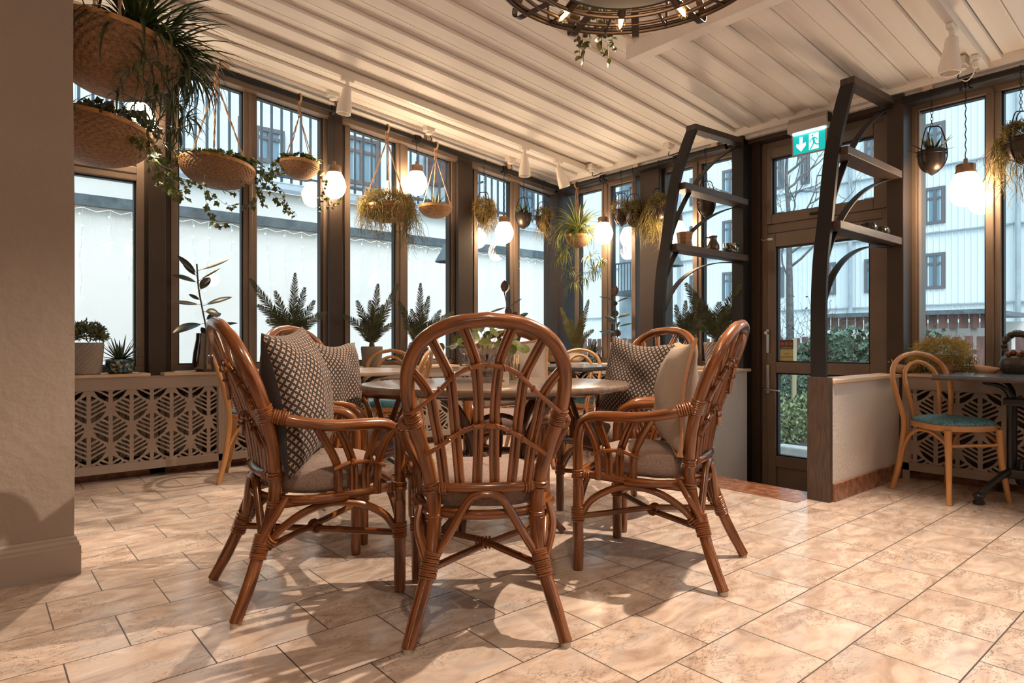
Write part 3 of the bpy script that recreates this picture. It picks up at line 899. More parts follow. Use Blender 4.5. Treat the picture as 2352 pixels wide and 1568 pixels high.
    def se(a, k=2.7):
        c, s_ = cos(a), sin(a)
        return (abs(c) ** (2 / k) * (1 if c >= 0 else -1), abs(s_) ** (2 / k) * (1 if s_ >= 0 else -1))
    rings = []
    for (sc, z) in ((.0, .404), (.6, .402), (.93, .405), (.985, .42), (1.0, .445), (.985, .475), (.93, .493), (.8, .502), (.45, .508), (0, .51)):
        rg = []
        for k in range(n):
            x, y = se(2 * pi * k / n)
            rg.append(m.bm.verts.new((x * .222 * sc * (1 + .0 * y), .02 + y * .218 * sc, z + .002 * sin(5 * x + 3 * y))))
        rings.append(rg)
    for a, b in zip(rings, rings[1:]):
        for k in range(n):
            m.bm.faces.new((a[k], a[(k + 1) % n], b[(k + 1) % n], b[k]))
    bmesh.ops.remove_doubles(m.bm, verts=m.bm.verts[:], dist=1e-5)
    m.build('seat_pad', M_SEAT, t, smooth='all')
    return t

TC = (-.08, 3.34)                         # round table centre in camera X, depth
def chair_at(X, D, fx, fd):               # rotation for a chair whose front looks along (fx,fd) in camera axes
    w = cam2w(fx, fd)
    return cam2w(X, D), atan2(-w.x, w.y)
G_R = 'rattan armchairs around the oval table'
def face(p, q):
    return (q[0] - p[0], q[1] - p[1])
RC = {}
def put_chair(key, X, D, fx, fd, label):
    loc, rz = chair_at(X, D, fx, fd)
    if not RC:
        RC[key] = rattan_chair(label, loc, rz, G_R)
    else:
        RC[key] = dup(list(RC.values())[0], loc, rz, label, G_R)
put_chair('front', -.105, 2.31, -.09, 1, 'empty rattan armchair in the foreground seen from behind, without a pillow')
put_chair('left', -.775, 2.52, .84, .54, 'rattan armchair at left front of the table holding a patterned pillow')
put_chair('right', .615, 2.775, -.88, .47, 'rattan armchair at right front of the table holding a plain linen pillow')
put_chair('backleft', -.86, 3.33, .95, -.31, 'rattan armchair at the far left of the table with a patterned pillow')
put_chair('backright', .62, 3.56, -.82, -.57, 'rattan armchair at the far right of the table with a patterned pillow')
put_chair('back', -.03, 4.27, -.02, -1, 'rattan armchair behind the table, seen through the foreground chair')

# ---------------------------------------------------------------- pillows
def petal_mat(name, base, motif, n):
    m = bpy.data.materials.new(name); m.use_nodes = True
    nt = m.node_tree; L = nt.links.new; b = nt.nodes['Principled BSDF']
    b.inputs['Roughness'].default_value = .9
    b.inputs['Sheen Weight'].default_value = .03
    tc = N(nt, 'TexCoord')
    nz = N(nt, 'TexNoise'); nz.inputs['Scale'].default_value = 40; L(tc.outputs['UV'], nz.inputs[0])
    sh = N(nt, 'VectorMath', operation='SCALE'); sh.inputs['Scale'].default_value = .006; L(nz.outputs['Color'], sh.inputs[0])
    ad = N(nt, 'VectorMath', operation='ADD'); L(tc.outputs['UV'], ad.inputs[0]); L(sh.outputs[0], ad.inputs[1])
    def M(op, a, b_=None):
        q = N(nt, 'Math', operation=op)
        for i, v_ in enumerate((a, b_)):
            if v_ is None:
                continue
            if isinstance(v_, (int, float)):
                q.inputs[i].default_value = v_
            else:
                L(v_, q.inputs[i])
        return q.outputs[0]
    sx = N(nt, 'SeparateXYZ'); L(ad.outputs[0], sx.inputs[0])
    masks = []
    for off in (0, .5):
        fx = M('SUBTRACT', M('FRACT', M('ADD', M('MULTIPLY', sx.outputs[0], n), off)), .5)
        fy = M('SUBTRACT', M('FRACT', M('ADD', M('MULTIPLY', sx.outputs[1], n), off)), .5)
        ax, ay = M('ABSOLUTE', fx), M('ABSOLUTE', fy)
        # a petal is an ellipse centred .17 from the middle
        def ell(p, q):
            return M('ADD', M('POWER', M('DIVIDE', M('SUBTRACT', p, .155), .135), 2), M('POWER', M('DIVIDE', q, .09), 2))
        e = M('MINIMUM', ell(ax, ay), ell(ay, ax))
        masks.append(M('LESS_THAN', e, 1.0))
    mk = M('MAXIMUM', masks[0], masks[1])
    mx = N(nt, 'MixRGB'); mx.inputs[1].default_value = (*base, 1); mx.inputs[2].default_value = (*motif, 1); L(mk, mx.inputs[0])
    L(mx.outputs[0], b.inputs['Base Color'])
    bp = N(nt, 'Bump'); bp.inputs['Strength'].default_value = .3; bp.inputs['Distance'].default_value = .003; L(mk, bp.inputs['Height']); L(bp.outputs[0], b.inputs['Normal'])
    return m
M_PIL = petal_mat('charcoal cloth with pale petal motif', (0.022, 0.016, 0.015), (0.36, 0.26, 0.20), 17)
M_VELV = mat('charcoal velvet', (0.030, 0.027, 0.028), 0.8, sheen=0.6, vary=.2, vscale=6)
M_LINEN = mat('grey beige linen', (0.31, 0.245, 0.195), 0.9, vary=0.12, vscale=120, bump=0.35, bscale=220, stretch=(1, 1, 6))
M_FRINGE = mat('apricot piping tape', (0.44, 0.24, 0.13), 0.9, vary=.2, vscale=200)
def pillow(name, label, w, h, th, mats, M, seed, group=None, dent=0.0, piping=False, pinch=.09):
    """square pillow standing in local XZ, front face +Y"""
    rnd = random.Random(seed)
    bm = bmesh.new(); uvl = bm.loops.layers.uv.new('uv')
    n = 26
    ph = [rnd.uniform(0, 6.3) for _ in range(6)]
    def pt(i, j, side):
        u = -1 + 2 * i / n; v = -1 + 2 * j / n
        t = max(0.0, (1 - abs(u) ** 2.6) * (1 - abs(v) ** 2.6)) ** .55
        px = u * (1 - pinch * (1 - v * v) * abs(u) ** 2); pz = v * (1 - pinch * (1 - u * u) * abs(v) ** 2)
        if dent and v > 0:
            pz -= dent * v ** 3 * max(0, 1 - (u * 1.5) ** 2)
        wr = (.006 * sin(5 * u + 3 * v + ph[0]) + .005 * sin(-4 * u + 7 * v + ph[1]) + .003 * sin(11 * u + 2 * v + ph[2])) * t
        return Vector((px * w / 2, side * (th / 2) * t + wr + .012 * sin(2.2 * v + ph[3]), pz * h / 2))
    grids = {}
    for side in (1, -1):
        g = {}; fl = []
        for i in range(n + 1):
            for j in range(n + 1):
                edge = i in (0, n) or j in (0, n)
                if edge and side == -1:
                    g[i, j] = grids[1][i, j]
                else:
                    g[i, j] = bm.verts.new(pt(i, j, side))
        grids[side] = g
        for i in range(n):
            for j in range(n):
                q = [(i, j), (i + 1, j), (i + 1, j + 1), (i, j + 1)]
                if side == 1:
                    q = q[::-1]
                f = bm.faces.new([g[k] for k in q])
                f.smooth = True
                f.material_index = 0 if side == 1 else len(mats) - 1
                f.tag = True
                fl.append((f, q))
        LX = {}; LY = {}
        for j in range(n + 1):
            a_ = 0.0; b_ = 0.0
            for i in range(n + 1):
                if i:
                    a_ += (g[i, j].co - g[i - 1, j].co).length; b_ += (g[j, i].co - g[j, i - 1].co).length
                LX[i, j] = a_; LY[j, i] = b_
            for i in range(n + 1):
                LX[i, j] -= a_ / 2; LY[j, i] -= b_ / 2
        for f, q in fl:
            for lp, k in zip(f.loops, q):
                lp[uvl].uv = (LX[k] * 2 + 5, LY[k] * 2 + 5)
    edge = [pt(i, 0, 1) for i in range(n)] + [pt(n, j, 1) for j in range(n)] + [pt(i, n, 1) for i in range(n, 0, -1)] + [pt(0, j, 1) for j in range(n, 0, -1)]
    me = bpy.data.meshes.new(name); bm.to_mesh(me); bm.free()
    for x in mats:
        me.materials.append(x)
    o = bpy.data.objects.new(name, me); COL.objects.link(o)
    o.matrix_world = M
    tag(o, label, 'pillow', group)
    if piping:
        p = MB(); p.tube(edge, .008, 6, closed=True, flat=(.028, .006)); p.build('piping', M_FRINGE, o, smooth=True)
    return o
def pil_mat(ch, x, y, z, lean, yaw=0, roll=0):
    """frame of a pillow set in chair ch (local coords)"""
    bpy.context.view_layer.update()
    return RC[ch].matrix_world @ Matrix.Translation((x, y, z)) @ Matrix.Rotation(radians(yaw), 4, 'Z') @ Matrix.Rotation(radians(lean), 4, 'X') @ Matrix.Rotation(radians(roll), 4, 'Y')
G_P = 'patterned pillows on the rattan chairs'
pillow('pillow', 'charcoal pillow with pale petal motif on the left front rattan chair', .52, .52, .20, [M_PIL, M_VELV], pil_mat('left', .03, -.075, .745, 9, -30, 4), 1, G_P)
pillow('pillow', 'creased charcoal petal pillow on the far left rattan chair', .50, .46, .15, [M_PIL, M_VELV], pil_mat('backleft', -.02, -.10, .74, 10, 0, -4), 2, G_P, dent=.09)
pillow('pillow', 'charcoal petal pillow on the far right rattan chair', .50, .46, .15, [M_PIL, M_VELV], pil_mat('backright', .02, -.10, .74, 10, 0, -6), 3, G_P, dent=.07)
G_L = 'plain linen pillows'
pillow('pillow', 'plain grey beige linen pillow with apricot piping on the right chair', .46, .46, .15, [M_LINEN], pil_mat('right', .0, -.10, .725, 9, 22, 2), 4, G_L, piping=True)
pillow('pillow', 'linen pillow standing in the chair behind the table', .46, .46, .14, [M_LINEN], pil_mat('back', -.05, -.10, .73, 10, 0, 2), 5, G_L, piping=True)

# ---------------------------------------------------------------- oval table
M_TAB = mat('brown grained table top', (0.13, 0.085, 0.06), 0.22, col2=(0.20, 0.14, 0.105), vscale=3.0, stretch=(3, 26, 3), coat=.15)
M_TABD = mat('dark lacquered rattan pole', (0.035, 0.013, 0.006), 0.25, col2=(0.085, 0.03, 0.01), vscale=1.0, stretch=(25, 25, 2), coat=.4)
tb = thing('oval_table', 'oval brown wood dining table on dark bent rattan legs in the middle', 'table', cam2w(*TC), -atan2(A1, A0) + .14)
m = MB(); pr = [(.97, .705), (.995, .712), (1, .72), (1, .732), (.995, .738), (.985, .74)]
rg = []
n = 72
for s_, z in pr:
    rg.append([m.bm.verts.new((.70 * s_ * cos(2 * pi * k / n), .53 * s_ * sin(2 * pi * k / n), z)) for k in range(n)])
for a, b in zip(rg, rg[1:]):
    for k in range(n):
        m.bm.faces.new((a[k], a[(k + 1) % n], b[(k + 1) % n], b[k]))
m.bm.faces.new(rg[-1]); m.bm.faces.new(rg[0][::-1])
m.build('table_top', M_TAB, tb, smooth=True, angle=30)
m = MB(); m.tube([(.42 * cos(2 * pi * k / 40), .30 * sin(2 * pi * k / 40), .69) for k in range(40)], .018, 8, closed=True); m.build('top_ring', M_TABD, tb, smooth=True)
m = MB(); m.tube([(.20 * cos(2 * pi * k / 32), .18 * sin(2 * pi * k / 32), .36) for k in range(32)], .016, 8, closed=True); m.build('waist_ring', M_TABD, tb, smooth=True)
for k in range(4):
    a = pi / 4 + k * pi / 2
    m = MB()
    for q in (-.045, 0, .045):
        b = a + q
        m.tube(spline([(.36 * cos(b) + q, .30 * sin(b), .01), (.26 * cos(b), .24 * sin(b), .15), (.18 * cos(b), .17 * sin(b), .36), (.26 * cos(b), .21 * sin(b), .56), (.40 * cos(b), .28 * sin(b), .69)], 5), .018, 8)
    m.build('leg', M_TABD, tb, smooth=True)
for k in range(2):
    m = MB(); cc = (-.0, .0)
    m.tube([(.16 * cos(2 * pi * i / 28) * (1 if k else .25), .16 * cos(2 * pi * i / 28) * (.25 if k else 1), .44 + .13 * sin(2 * pi * i / 28)) for i in range(28)], .013, 8, closed=True); m.build('loop', M_TABD, tb, smooth=True)

# ---------------------------------------------------------------- bentwood chairs
M_BENT = mat('honey beech bentwood', (0.40, 0.185, 0.062), 0.34, col2=(0.50, 0.255, 0.095), vscale=1.2, stretch=(14, 14, 2), coat=.25)
M_BLUE = mat('blue scale pattern upholstery', (0.055, 0.20, 0.27), 0.75, bump=.0)
def scale_mat():
    m = M_BLUE; nt = m.node_tree; L = nt.links.new; b = nt.nodes['Principled BSDF']
    tc = N(nt, 'TexCoord'); vo = N(nt, 'TexVoronoi', feature='DISTANCE_TO_EDGE'); vo.inputs['Scale'].default_value = 55
    L(tc.outputs['Object'], vo.inputs[0])
    rp = N(nt, 'ValToRGB'); rp.color_ramp.elements[0].position = .0; rp.color_ramp.elements[0].color = (.02, .07, .10, 1); rp.color_ramp.elements[1].position = .12; rp.color_ramp.elements[1].color = (.10, .26, .33, 1)
    L(vo.outputs[0], rp.inputs[0]); L(rp.outputs[0], b.inputs['Base Color'])
scale_mat()
def bentwood(label, loc, rz, group):
    t = thing('bentwood_chair', label, 'chair', loc, rz, group)
    half = spline([(.198, -.25, .0), (.178, -.205, .2), (.165, -.185, .42), (.178, -.195, .52), (.2, -.215, .63), (.203, -.24, .72), (.175, -.262, .80), (.1, -.28, .858), (0, -.286, .88)], 5)
    pts = [Vector((-p.x, p.y, p.z)) for p in half] + half[::-1][1:]
    rr = [.0165 if abs(p.z) > .5 else .0165 + .003 * sin(pi * p.z / .5) for p in pts]
    m = MB(); m.tube(pts, rr, 10); m.build('back_hoop', M_BENT, t, smooth=True)
    half = spline([(.088, -.185, .44), (.10, -.20, .55), (.118, -.222, .66), (.11, -.246, .75), (.06, -.262, .805), (0, -.268, .825)], 5)
    m = MB(); m.tube([Vector((-p.x, p.y, p.z)) for p in half] + half[::-1][1:], .0135, 9); m.build('inner_hoop', M_BENT, t, smooth=True)
    def outline(s_, z):
        o = []
        for k in range(36):
            a = 2 * pi * k / 36; c, q = cos(a), sin(a)
            x = abs(c) ** .72 * (1 if c > 0 else -1); y = abs(q) ** .72 * (1 if q > 0 else -1)
            o.append((x * (.198 + .024 * y) * s_, y * .205 * s_, z))
        return o
    def loft(rows, name, mm):
        m = MB(); rg = [[m.bm.verts.new(p) for p in outline(*r)] for r in rows]
        for a, b in zip(rg, rg[1:]):
            for k in range(36):
                m.bm.faces.new((a[k], a[(k + 1) % 36], b[(k + 1) % 36], b[k]))
        m.bm.faces.new(rg[0][::-1]); m.bm.faces.new(rg[-1])
        return m.build(name, mm, t, smooth=True, angle=50)
    loft(((.97, .422), (1, .425), (1, .452), (.985, .457)), 'seat_frame', M_BENT)
    loft(((.955, .455), (.965, .463), (.94, .475), (.84, .486), (.6, .492), (.25, .494)), 'seat_pad', M_BLUE)
    for s in (-1, 1):
        m = MB(); m.tube(spline([(s * .172, .165, .43), (s * .178, .178, .22), (s * .20, .205, 0)], 5), [.0195] * 4 + [.018, .0175, .017, .016, .0155, .015, .014], 10); m.build('leg', M_BENT, t, smooth=True)
        m = MB(); m.tube(spline([(s * .19, -.225, .10), (s * .182, -.195, .22), (s * .176, -.14, .345), (s * .174, -.06, .405), (s * .174, .04, .405), (s * .175, .11, .375), (s * .176, .165, .34)], 4), .010, 8); m.build('side_brace', M_BENT, t, smooth=True)
    m = MB(); m.tube(spline([(-.176, .17, .34), (-.1, .155, .335), (0, .148, .335), (.1, .155, .335), (.176, .17, .34)], 4), .010, 8); m.build('front_stretcher', M_BENT, t, smooth=True)
    return t
G_B = 'bentwood chairs with blue seats'
BC = []
def put_bent(loc, rz, label):
    if not BC:
        BC.append(bentwood(label, loc, rz, G_B))
    else:
        BC.append(dup(BC[0], loc, rz, label, G_B))
def bent_cam(X, D, fx, fd, label):
    l, r = chair_at(X, D, fx, fd); put_bent(l, r, label)
put_bent((4.62, 1.26, 0), radians(148), 'honey bentwood chair with blue seat at right beside the iron based table')
bent_cam(-1.02, 5.33, .15, -1, 'bentwood chair with its back to the left windows, behind the pale table')
bent_cam(-.93, 5.02, -1, .05, 'bentwood chair right of the pale table, its seat seen over the oval table')
bent_cam(-1.79, 4.55, .95, .3, 'bentwood chair behind the left front rattan chair, only hoop and legs showing')
bent_cam(.64, 6.05, -.1, -1, 'bentwood chair on the far side of the dark table near the corner')
bent_cam(.72, 5.28, -.85, .55, 'bentwood chair right of the dark corner table')
bent_cam(.22, 5.62, 1, .15, 'bentwood chair left of the dark corner table, half hidden by the linen pillow')

# ---------------------------------------------------------------- other tables
M_TAB2 = mat('pale grey brown table top', (0.30, 0.235, 0.19), 0.25, col2=(0.40, 0.33, 0.28), vscale=4, stretch=(3, 20, 3))
M_TAB3 = mat('slate blue grey table top', (0.10, 0.12, 0.135), 0.16, vary=.15, vscale=8)
M_EDGE = mat('dark brown table edge', (0.07, 0.045, 0.032), 0.4)
M_IRON = mat('black cast iron', (0.012, 0.012, 0.013), 0.32)
def iron_base(t, fx=.25, fy=.17, h=.71, cols=True):
    if cols:
        for sx in (-1, 1):
            for sy in (-1, 1):
                m = MB(); m.tube([(sx * .045, sy * .045, .16), (sx * .045, sy * .045, .60)], .017, 10); m.build('column', M_IRON, t, smooth=True)
        m = MB(); m.box((-.075, -.075, .575), (.075, .075, .62)); m.build('collar', M_IRON, t, bevel=.008)
        m = MB(); m.box((-.075, -.075, .145), (.075, .075, .20)); m.lathe([(.02, .1), (.035, .14), (.03, .2), (.012, .26)], 14); m.build('hub', M_IRON, t, bevel=.008)
    else:
        m = MB(); m.tube([(0, 0, .1), (0, 0, h - .04)], .035, 14); m.build('column', M_IRON, t, smooth=True)
    for sx in (-1, 1):
        for sy in (-1, 1):
            m = MB()
            m.tube(spline([(sx * .05, sy * .045, .19), (sx * fx * .45, sy * fy * .45, .165), (sx * fx * .75, sy * fy * .75, .11), (sx * fx, sy * fy, .055)], 5), [.022] * 6 + [.018] * 10, 8)
            m.lathe([(.018, .0), (.030, .004), (.031, .018), (.022, .026), (.026, .042), (.032, .052), (.026, .064), (.01, .072)], 12, c=(sx * fx, sy * fy, 0))
            m.build('leg', M_IRON, t, smooth=True)
            m = MB(); m.tube(spline([(sx * .045, sy * .045, .58), (sx * .05, sy * .05, .64), (sx * .09, sy * .08, .69), (sx * .18, sy * .14, h - .004)], 4), .014, 8); m.build('bracket', M_IRON, t, smooth=True)
t = thing('square_table', 'blue grey topped table on a black cast iron base at far right', 'table', (4.76, .94, 0))
m = MB(); m.box((-.32, -.37, .733), (.32, .37, .752)); m.build('table_top', M_TAB3, t, bevel=.002)
m = MB(); m.box((-.321, -.371, .722), (.321, .371, .733)); m.build('edge_band', M_EDGE, t)
iron_base(t, .25, .15, .72)
p = cam2w(-1.13, 4.62)
t = thing('round_table', 'pale topped round table between the bentwood chairs near the left windows', 'table', p)
m = MB(); m.lathe([(.0, .722), (.40, .722), (.415, .73), (.415, .745), (.408, .752), (0, .752)], 48); m.build('table_top', M_TAB2, t, smooth=True, angle=30)
iron_base(t, .24, .24, .72, False)
p = cam2w(.52, 5.55)
t = thing('square_table', 'dark topped square table with one corner towards the oval table', 'table', p, -atan2(A1, A0) + .85)
m = MB(); m.box((-.36, -.36, .728), (.36, .36, .75)); m.build('table_top', M_TAB3, t, bevel=.003)
m = MB(); m.box((-.361, -.361, .716), (.361, .361, .728)); m.build('edge_band', M_EDGE, t)
iron_base(t, .24, .24, .72, False)
# ================================================================ plants and hanging things
M_LEAFD = mat('dark rubber plant leaf', (0.016, 0.026, 0.020), 0.3, vary=.4, vscale=9, coat=.3)
M_LEAFB = mat('reddish rubber plant leaf', (0.05, 0.026, 0.022), 0.3, vary=.3, vscale=9, coat=.3)
M_PALM = mat('dark palm leaflet', (0.06, 0.075, 0.035), 0.45, vary=.45, vscale=12)
M_PALMG = mat('olive palm leaflet', (0.13, 0.125, 0.04), 0.5, vary=.4, vscale=12)
M_SPID = mat('dark green strap leaf', (0.04, 0.058, 0.015), 0.45, vary=.5, vscale=7)
M_SPIDY = mat('yellow green strap leaf', (0.19, 0.21, 0.045), 0.5, vary=.4, vscale=8)
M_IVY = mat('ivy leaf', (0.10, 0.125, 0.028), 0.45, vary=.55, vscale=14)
M_IVYD = mat('shaded ivy leaf', (0.06, 0.07, 0.035), 0.5, vary=.4, vscale=14)  # darker copy of the ivy colour with shade mixed in
M_STEM = mat('plant stem', (0.10, 0.065, 0.03), 0.7)
M_MOSS = mat('olive curly moss', (0.20, 0.155, 0.042), 0.8, vary=.4, vscale=10)
M_MOSSG = mat('golden curly moss', (0.33, 0.23, 0.06), 0.8, vary=.35, vscale=10)
M_ALOE = mat('fleshy aloe leaf', (0.045, 0.062, 0.026), 0.45, vary=.35, vscale=20)
M_SOIL = mat('potting soil', (0.025, 0.017, 0.012), 0.95, bump=.5, bscale=90)
M_BASK = mat('woven cane', (0.26, 0.14, 0.07), 0.7, vary=.35, vscale=45, stretch=(1, 1, 4))
M_BASKL = mat('light bamboo weave', (0.40, 0.23, 0.11), 0.6, vary=.3, vscale=30, stretch=(1, 1, 4))
M_RIM = mat('bamboo rim', (0.48, 0.25, 0.09), 0.45, vary=.2, vscale=20)
M_ROPE = mat('jute rope', (0.40, 0.25, 0.16), 0.9, vary=.35, vscale=120, bump=.5, bscale=200)
M_WIRE = mat('black wire', (0.014, 0.013, 0.013), 0.4, metal=.4)
M_POTM = mat('dark bronze pot metal', (0.055, 0.04, 0.033), 0.36, metal=.7, vary=.15, vscale=5)
M_POTG = mat('taupe ceramic with diamond relief', (0.30, 0.25, 0.22), 0.7)
M_TERRA = mat('matte clay', (0.36, 0.20, 0.12), 0.8, vary=.12, vscale=20)
M_WOODP = mat('faceted wood pot', (0.30, 0.16, 0.075), 0.5, vary=.3, vscale=6, stretch=(1, 1, 8))
M_WHITEP = mat('cream glazed pot', (0.62, 0.55, 0.47), 0.35)
def mosaic_mat(name, scale):
    m = bpy.data.materials.new(name); m.use_nodes = True; nt = m.node_tree; L = nt.links.new; b = nt.nodes['Principled BSDF']
    tc = N(nt, 'TexCoord'); vo = N(nt, 'TexVoronoi'); vo.inputs['Scale'].default_value = scale; L(tc.outputs['Object'], vo.inputs[0])
    sp = N(nt, 'SeparateColor'); L(vo.outputs['Color'], sp.inputs[0])
    rp = N(nt, 'ValToRGB'); rp.color_ramp.interpolation = 'CONSTANT'; e = rp.color_ramp.elements
    e[0].position = 0; e[0].color = (.03, .05, .055, 1); e[1].position = .3; e[1].color = (.07, .16, .17, 1)
    for p_, c_ in ((.5, (.42, .31, .2, 1)), (.62, (.02, .025, .03, 1)), (.8, (.16, .25, .25, 1)), (.92, (.55, .5, .42, 1))):
        k = e.new(p_); k.color = c_
    L(sp.outputs[0], rp.inputs[0]); L(rp.outputs[0], b.inputs['Base Color'])
    b.inputs['Roughness'].default_value = .15; b.inputs['Metallic'].default_value = .3
    return m
M_MOSA = mosaic_mat('mirror mosaic glass', 70)

def rv(rnd, s):
    return Vector((rnd.uniform(-s, s), rnd.uniform(-s, s), rnd.uniform(-s, s)))
def frond(mb, P, rnd, ll=.075, n=34, w=.0048, ang=.72, start=.12, droop=.3):
    """feather leaf along spline P (list of vectors)"""
    P = spline(P, 8); m = len(P)
    mb.tube(P, [.004 * (1 - .8 * i / m) + .0008 for i in range(m)], 5)
    for i in range(n):
        t = start + (1 - start) * (i + .5) / n
        k = t * (m - 1); a = int(k); b = min(a + 1, m - 1)
        p = P[a].lerp(P[b], k - a); d = (P[b] - P[max(a - 1, 0)]).normalized()
        side = d.cross(Vector((A1, A0, 0))).normalized()
        L = ll * (sin(pi * min(1, (t * .88 + .12))) ** .6) * rnd.uniform(.85, 1.1) + .008
        for s in (-1, 1):
            dd = (d * cos(ang) + side * s * sin(ang) + rv(rnd, .12)).normalized()
            nn = dd.cross(d).normalized()
            q = p + dd * L + Vector((0, 0, -droop * L * .25))
            wv = d * w
            mb.bm.faces.new([mb.bm.verts.new(x) for x in (p - wv * .6, p + dd * L * .5 - wv + nn * .001, q, p + dd * L * .5 + wv, p + wv * .6)])
def pot(mb_or_name, parent, prof, m, seg=28, fn=None, smooth=True):
    b = MB(); b.lathe(prof, seg, fn=fn, cap=False)
    return b.build(mb_or_name, m, parent, smooth=smooth, angle=35)
def taper_pot(parent, r0, r1, h, m, name='pot', diamonds=False, facets=0, wall=.008):
    prof = [(.001, 0), (r0 * .9, 0), (r0, .006)]
    rows = 14 if diamonds else 4
    for i in range(1, rows + 1):
        prof.append((r0 + (r1 - r0) * i / rows, h * i / rows))
    prof += [(r1 - wall, h), (r1 - wall, h - .03), (.001, h - .032)]
    b = MB()
    if diamonds:
        seg = 40; rings = []
        for j, (r, z) in enumerate(prof):
            body = 3 <= j < 3 + rows - 1
            rings.append([b.bm.verts.new((r * (1 + (.055 if body and (k + j) % 2 else 0)) * cos(2 * pi * k / seg), r * (1 + (.055 if body and (k + j) % 2 else 0)) * sin(2 * pi * k / seg), z)) for k in range(seg)])
        for x, y in zip(rings, rings[1:]):
            for k in range(seg):
                b.bm.faces.new((x[k], x[(k + 1) % seg], y[(k + 1) % seg], y[k]))
        o = b.build(name, m, parent)
    else:
        b.lathe(prof, facets or 28, cap=False); o = b.build(name, m, parent, smooth=not facets, angle=35)
    s = MB(); s.lathe([(.001, h - .022), (r1 - wall * 1.2, h - .024)], 16, cap=False); s.build('soil', M_SOIL, parent)
    return o

# -------- cycads on the sills
def cycad(label, base, tips, potf, H, m=M_PALM, seed=1, group=None, name='potted_palm', ll=.066, rough=.02):
    """tips: frond tips as world points, base on the sill"""
    rnd = random.Random(seed)
    t = thing(name, label, 'potted plant', base, 0, group)
    potf(t)
    mb = MB(); top = Vector((0, 0, H + .03))
    b = Vector(base)
    mbt = MB(); mbt.lathe([(.022, H - .03), (.026, H), (.02, H + .035), (.006, H + .05)], 10); mbt.build('trunk', M_STEM, t, smooth=True)
    for tp in tips:
        tip = Vector(tp) - b
        d = tip - top
        mid = top + d * .5 + Vector((0, 0, .10 * d.length * (1 if abs(d.z) < d.length * .8 else .3)))
        q1 = top + d * .2 + Vector((0, 0, .05 * d.length))
        f = MB(); frond(f, [top - Vector((0, 0, .03)), q1, mid, tip], rnd, ll=ll * min(1.1, d.length / .42 + .25), n=max(24, int(d.length * 150)))
        f.build('frond', m, t, recalc=False)
    return t
SY, SZ = 5.145, .7335
SX = 5.045
G_PALM = 'feather leaved palms along the windows'
def tipsY(pxs, rnd, v=SY, sp=.08):
    return [onY(x, y, v - .03 + rnd.uniform(-sp, sp * .3)) for x, y in pxs]
def tipsX(pxs, rnd, u=SX, sp=.08):
    return [onX(x, y, u - .03 + rnd.uniform(-sp, sp * .3)) for x, y in pxs]
def baseY(x, v=SY):
    p = onY(x, HY, v); return Vector((p.x, v, SZ))
def baseX(x, u=SX):
    p = onX(x, HY, u); return Vector((u, p.y, SZ))
r_ = random.Random(11)
cycad('palm in a faceted wooden pot on the left sill, between the two leftmost rattan chairs', baseY(671), tipsY([(678, 627), (574, 640), (592, 700), (748, 716), (632, 668), (722, 690), (655, 720), (700, 660), (700, 735), (612, 735)], r_), lambda t: taper_pot(t, .075, .10, .19, M_WOODP, facets=8), .19, seed=2, group=G_PALM)
cycad('palm in a taupe diamond relief pot on the left sill', baseY(854), tipsY([(868, 652), (914, 652), (788, 724), (850, 690), (905, 742), (820, 690), (880, 700), (835, 730)], r_), lambda t: taper_pot(t, .078, .092, .18, M_POTG, diamonds=True), .18, seed=3, group=G_PALM)
def basket_pot(t):
    b = MB(); prof = [(.001, 0), (.07, 0)] + [(.072 + .018 * i / 12, .012 + .16 * i / 12) for i in range(13)] + [(.082, .17), (.08, .12), (.001, .12)]
    seg = 40; rings = []
    for j, (r, z) in enumerate(prof):
        rings.append([b.bm.verts.new((r * (1 + (.04 if (k // 2 + j) % 2 else 0)) * cos(2 * pi * k / seg), r * (1 + (.04 if (k // 2 + j) % 2 else 0)) * sin(2 * pi * k / seg), z)) for k in range(seg)])
    for x, y in zip(rings, rings[1:]):
        for k in range(seg):
            b.bm.faces.new((x[k], x[(k + 1) % seg], y[(k + 1) % seg], y[k]))
    b.build('basket', mat('dark woven basket', (.06, .038, .028), .7, vary=.4, vscale=50), t)
    b = MB(); b.tube([(-.08 + .03 * cos(a), .0, .17 + .045 * sin(a)) for a in [pi * k / 10 for k in range(11)]], .005, 6); b.build('handle', M_BASK, t, smooth=True)
cycad('palm in a dark woven basket on the left sill, left of the foreground chair hoop', baseY(962), tipsY([(966, 650), (916, 692), (1042, 716), (926, 742), (1012, 712), (945, 710), (990, 740), (985, 680)], r_), basket_pot, .16, seed=4, group=G_PALM)
cycad('slim olive palm in a pale bowl pot in the corner of the sills', baseX(1323), tipsX([(1288, 706), (1352, 688), (1363, 757), (1312, 735), (1338, 715), (1300, 750)], r_, sp=.05), lambda t: pot('pot', t, [(.001, 0), (.05, 0), (.085, .03), (.092, .06), (.08, .10), (.086, .115), (.076, .115), (.001, .105)], M_WHITEP), .115, m=M_PALMG, seed=5, group=G_PALM, ll=.06)
cycad('bushy palm in a cream pot behind the black bent post', baseX(1572), tipsX([(1552, 700), (1598, 672), (1575, 690), (1612, 708), (1545, 740), (1605, 745), (1585, 720), (1560, 730), (1620, 735)], r_), lambda t: pot('pot', t, [(.001, 0), (.06, 0), (.085, .03), (.09, .08), (.078, .14), (.082, .155), (.072, .155), (.001, .14)], M_WHITEP), .15, seed=6, group=G_PALM)
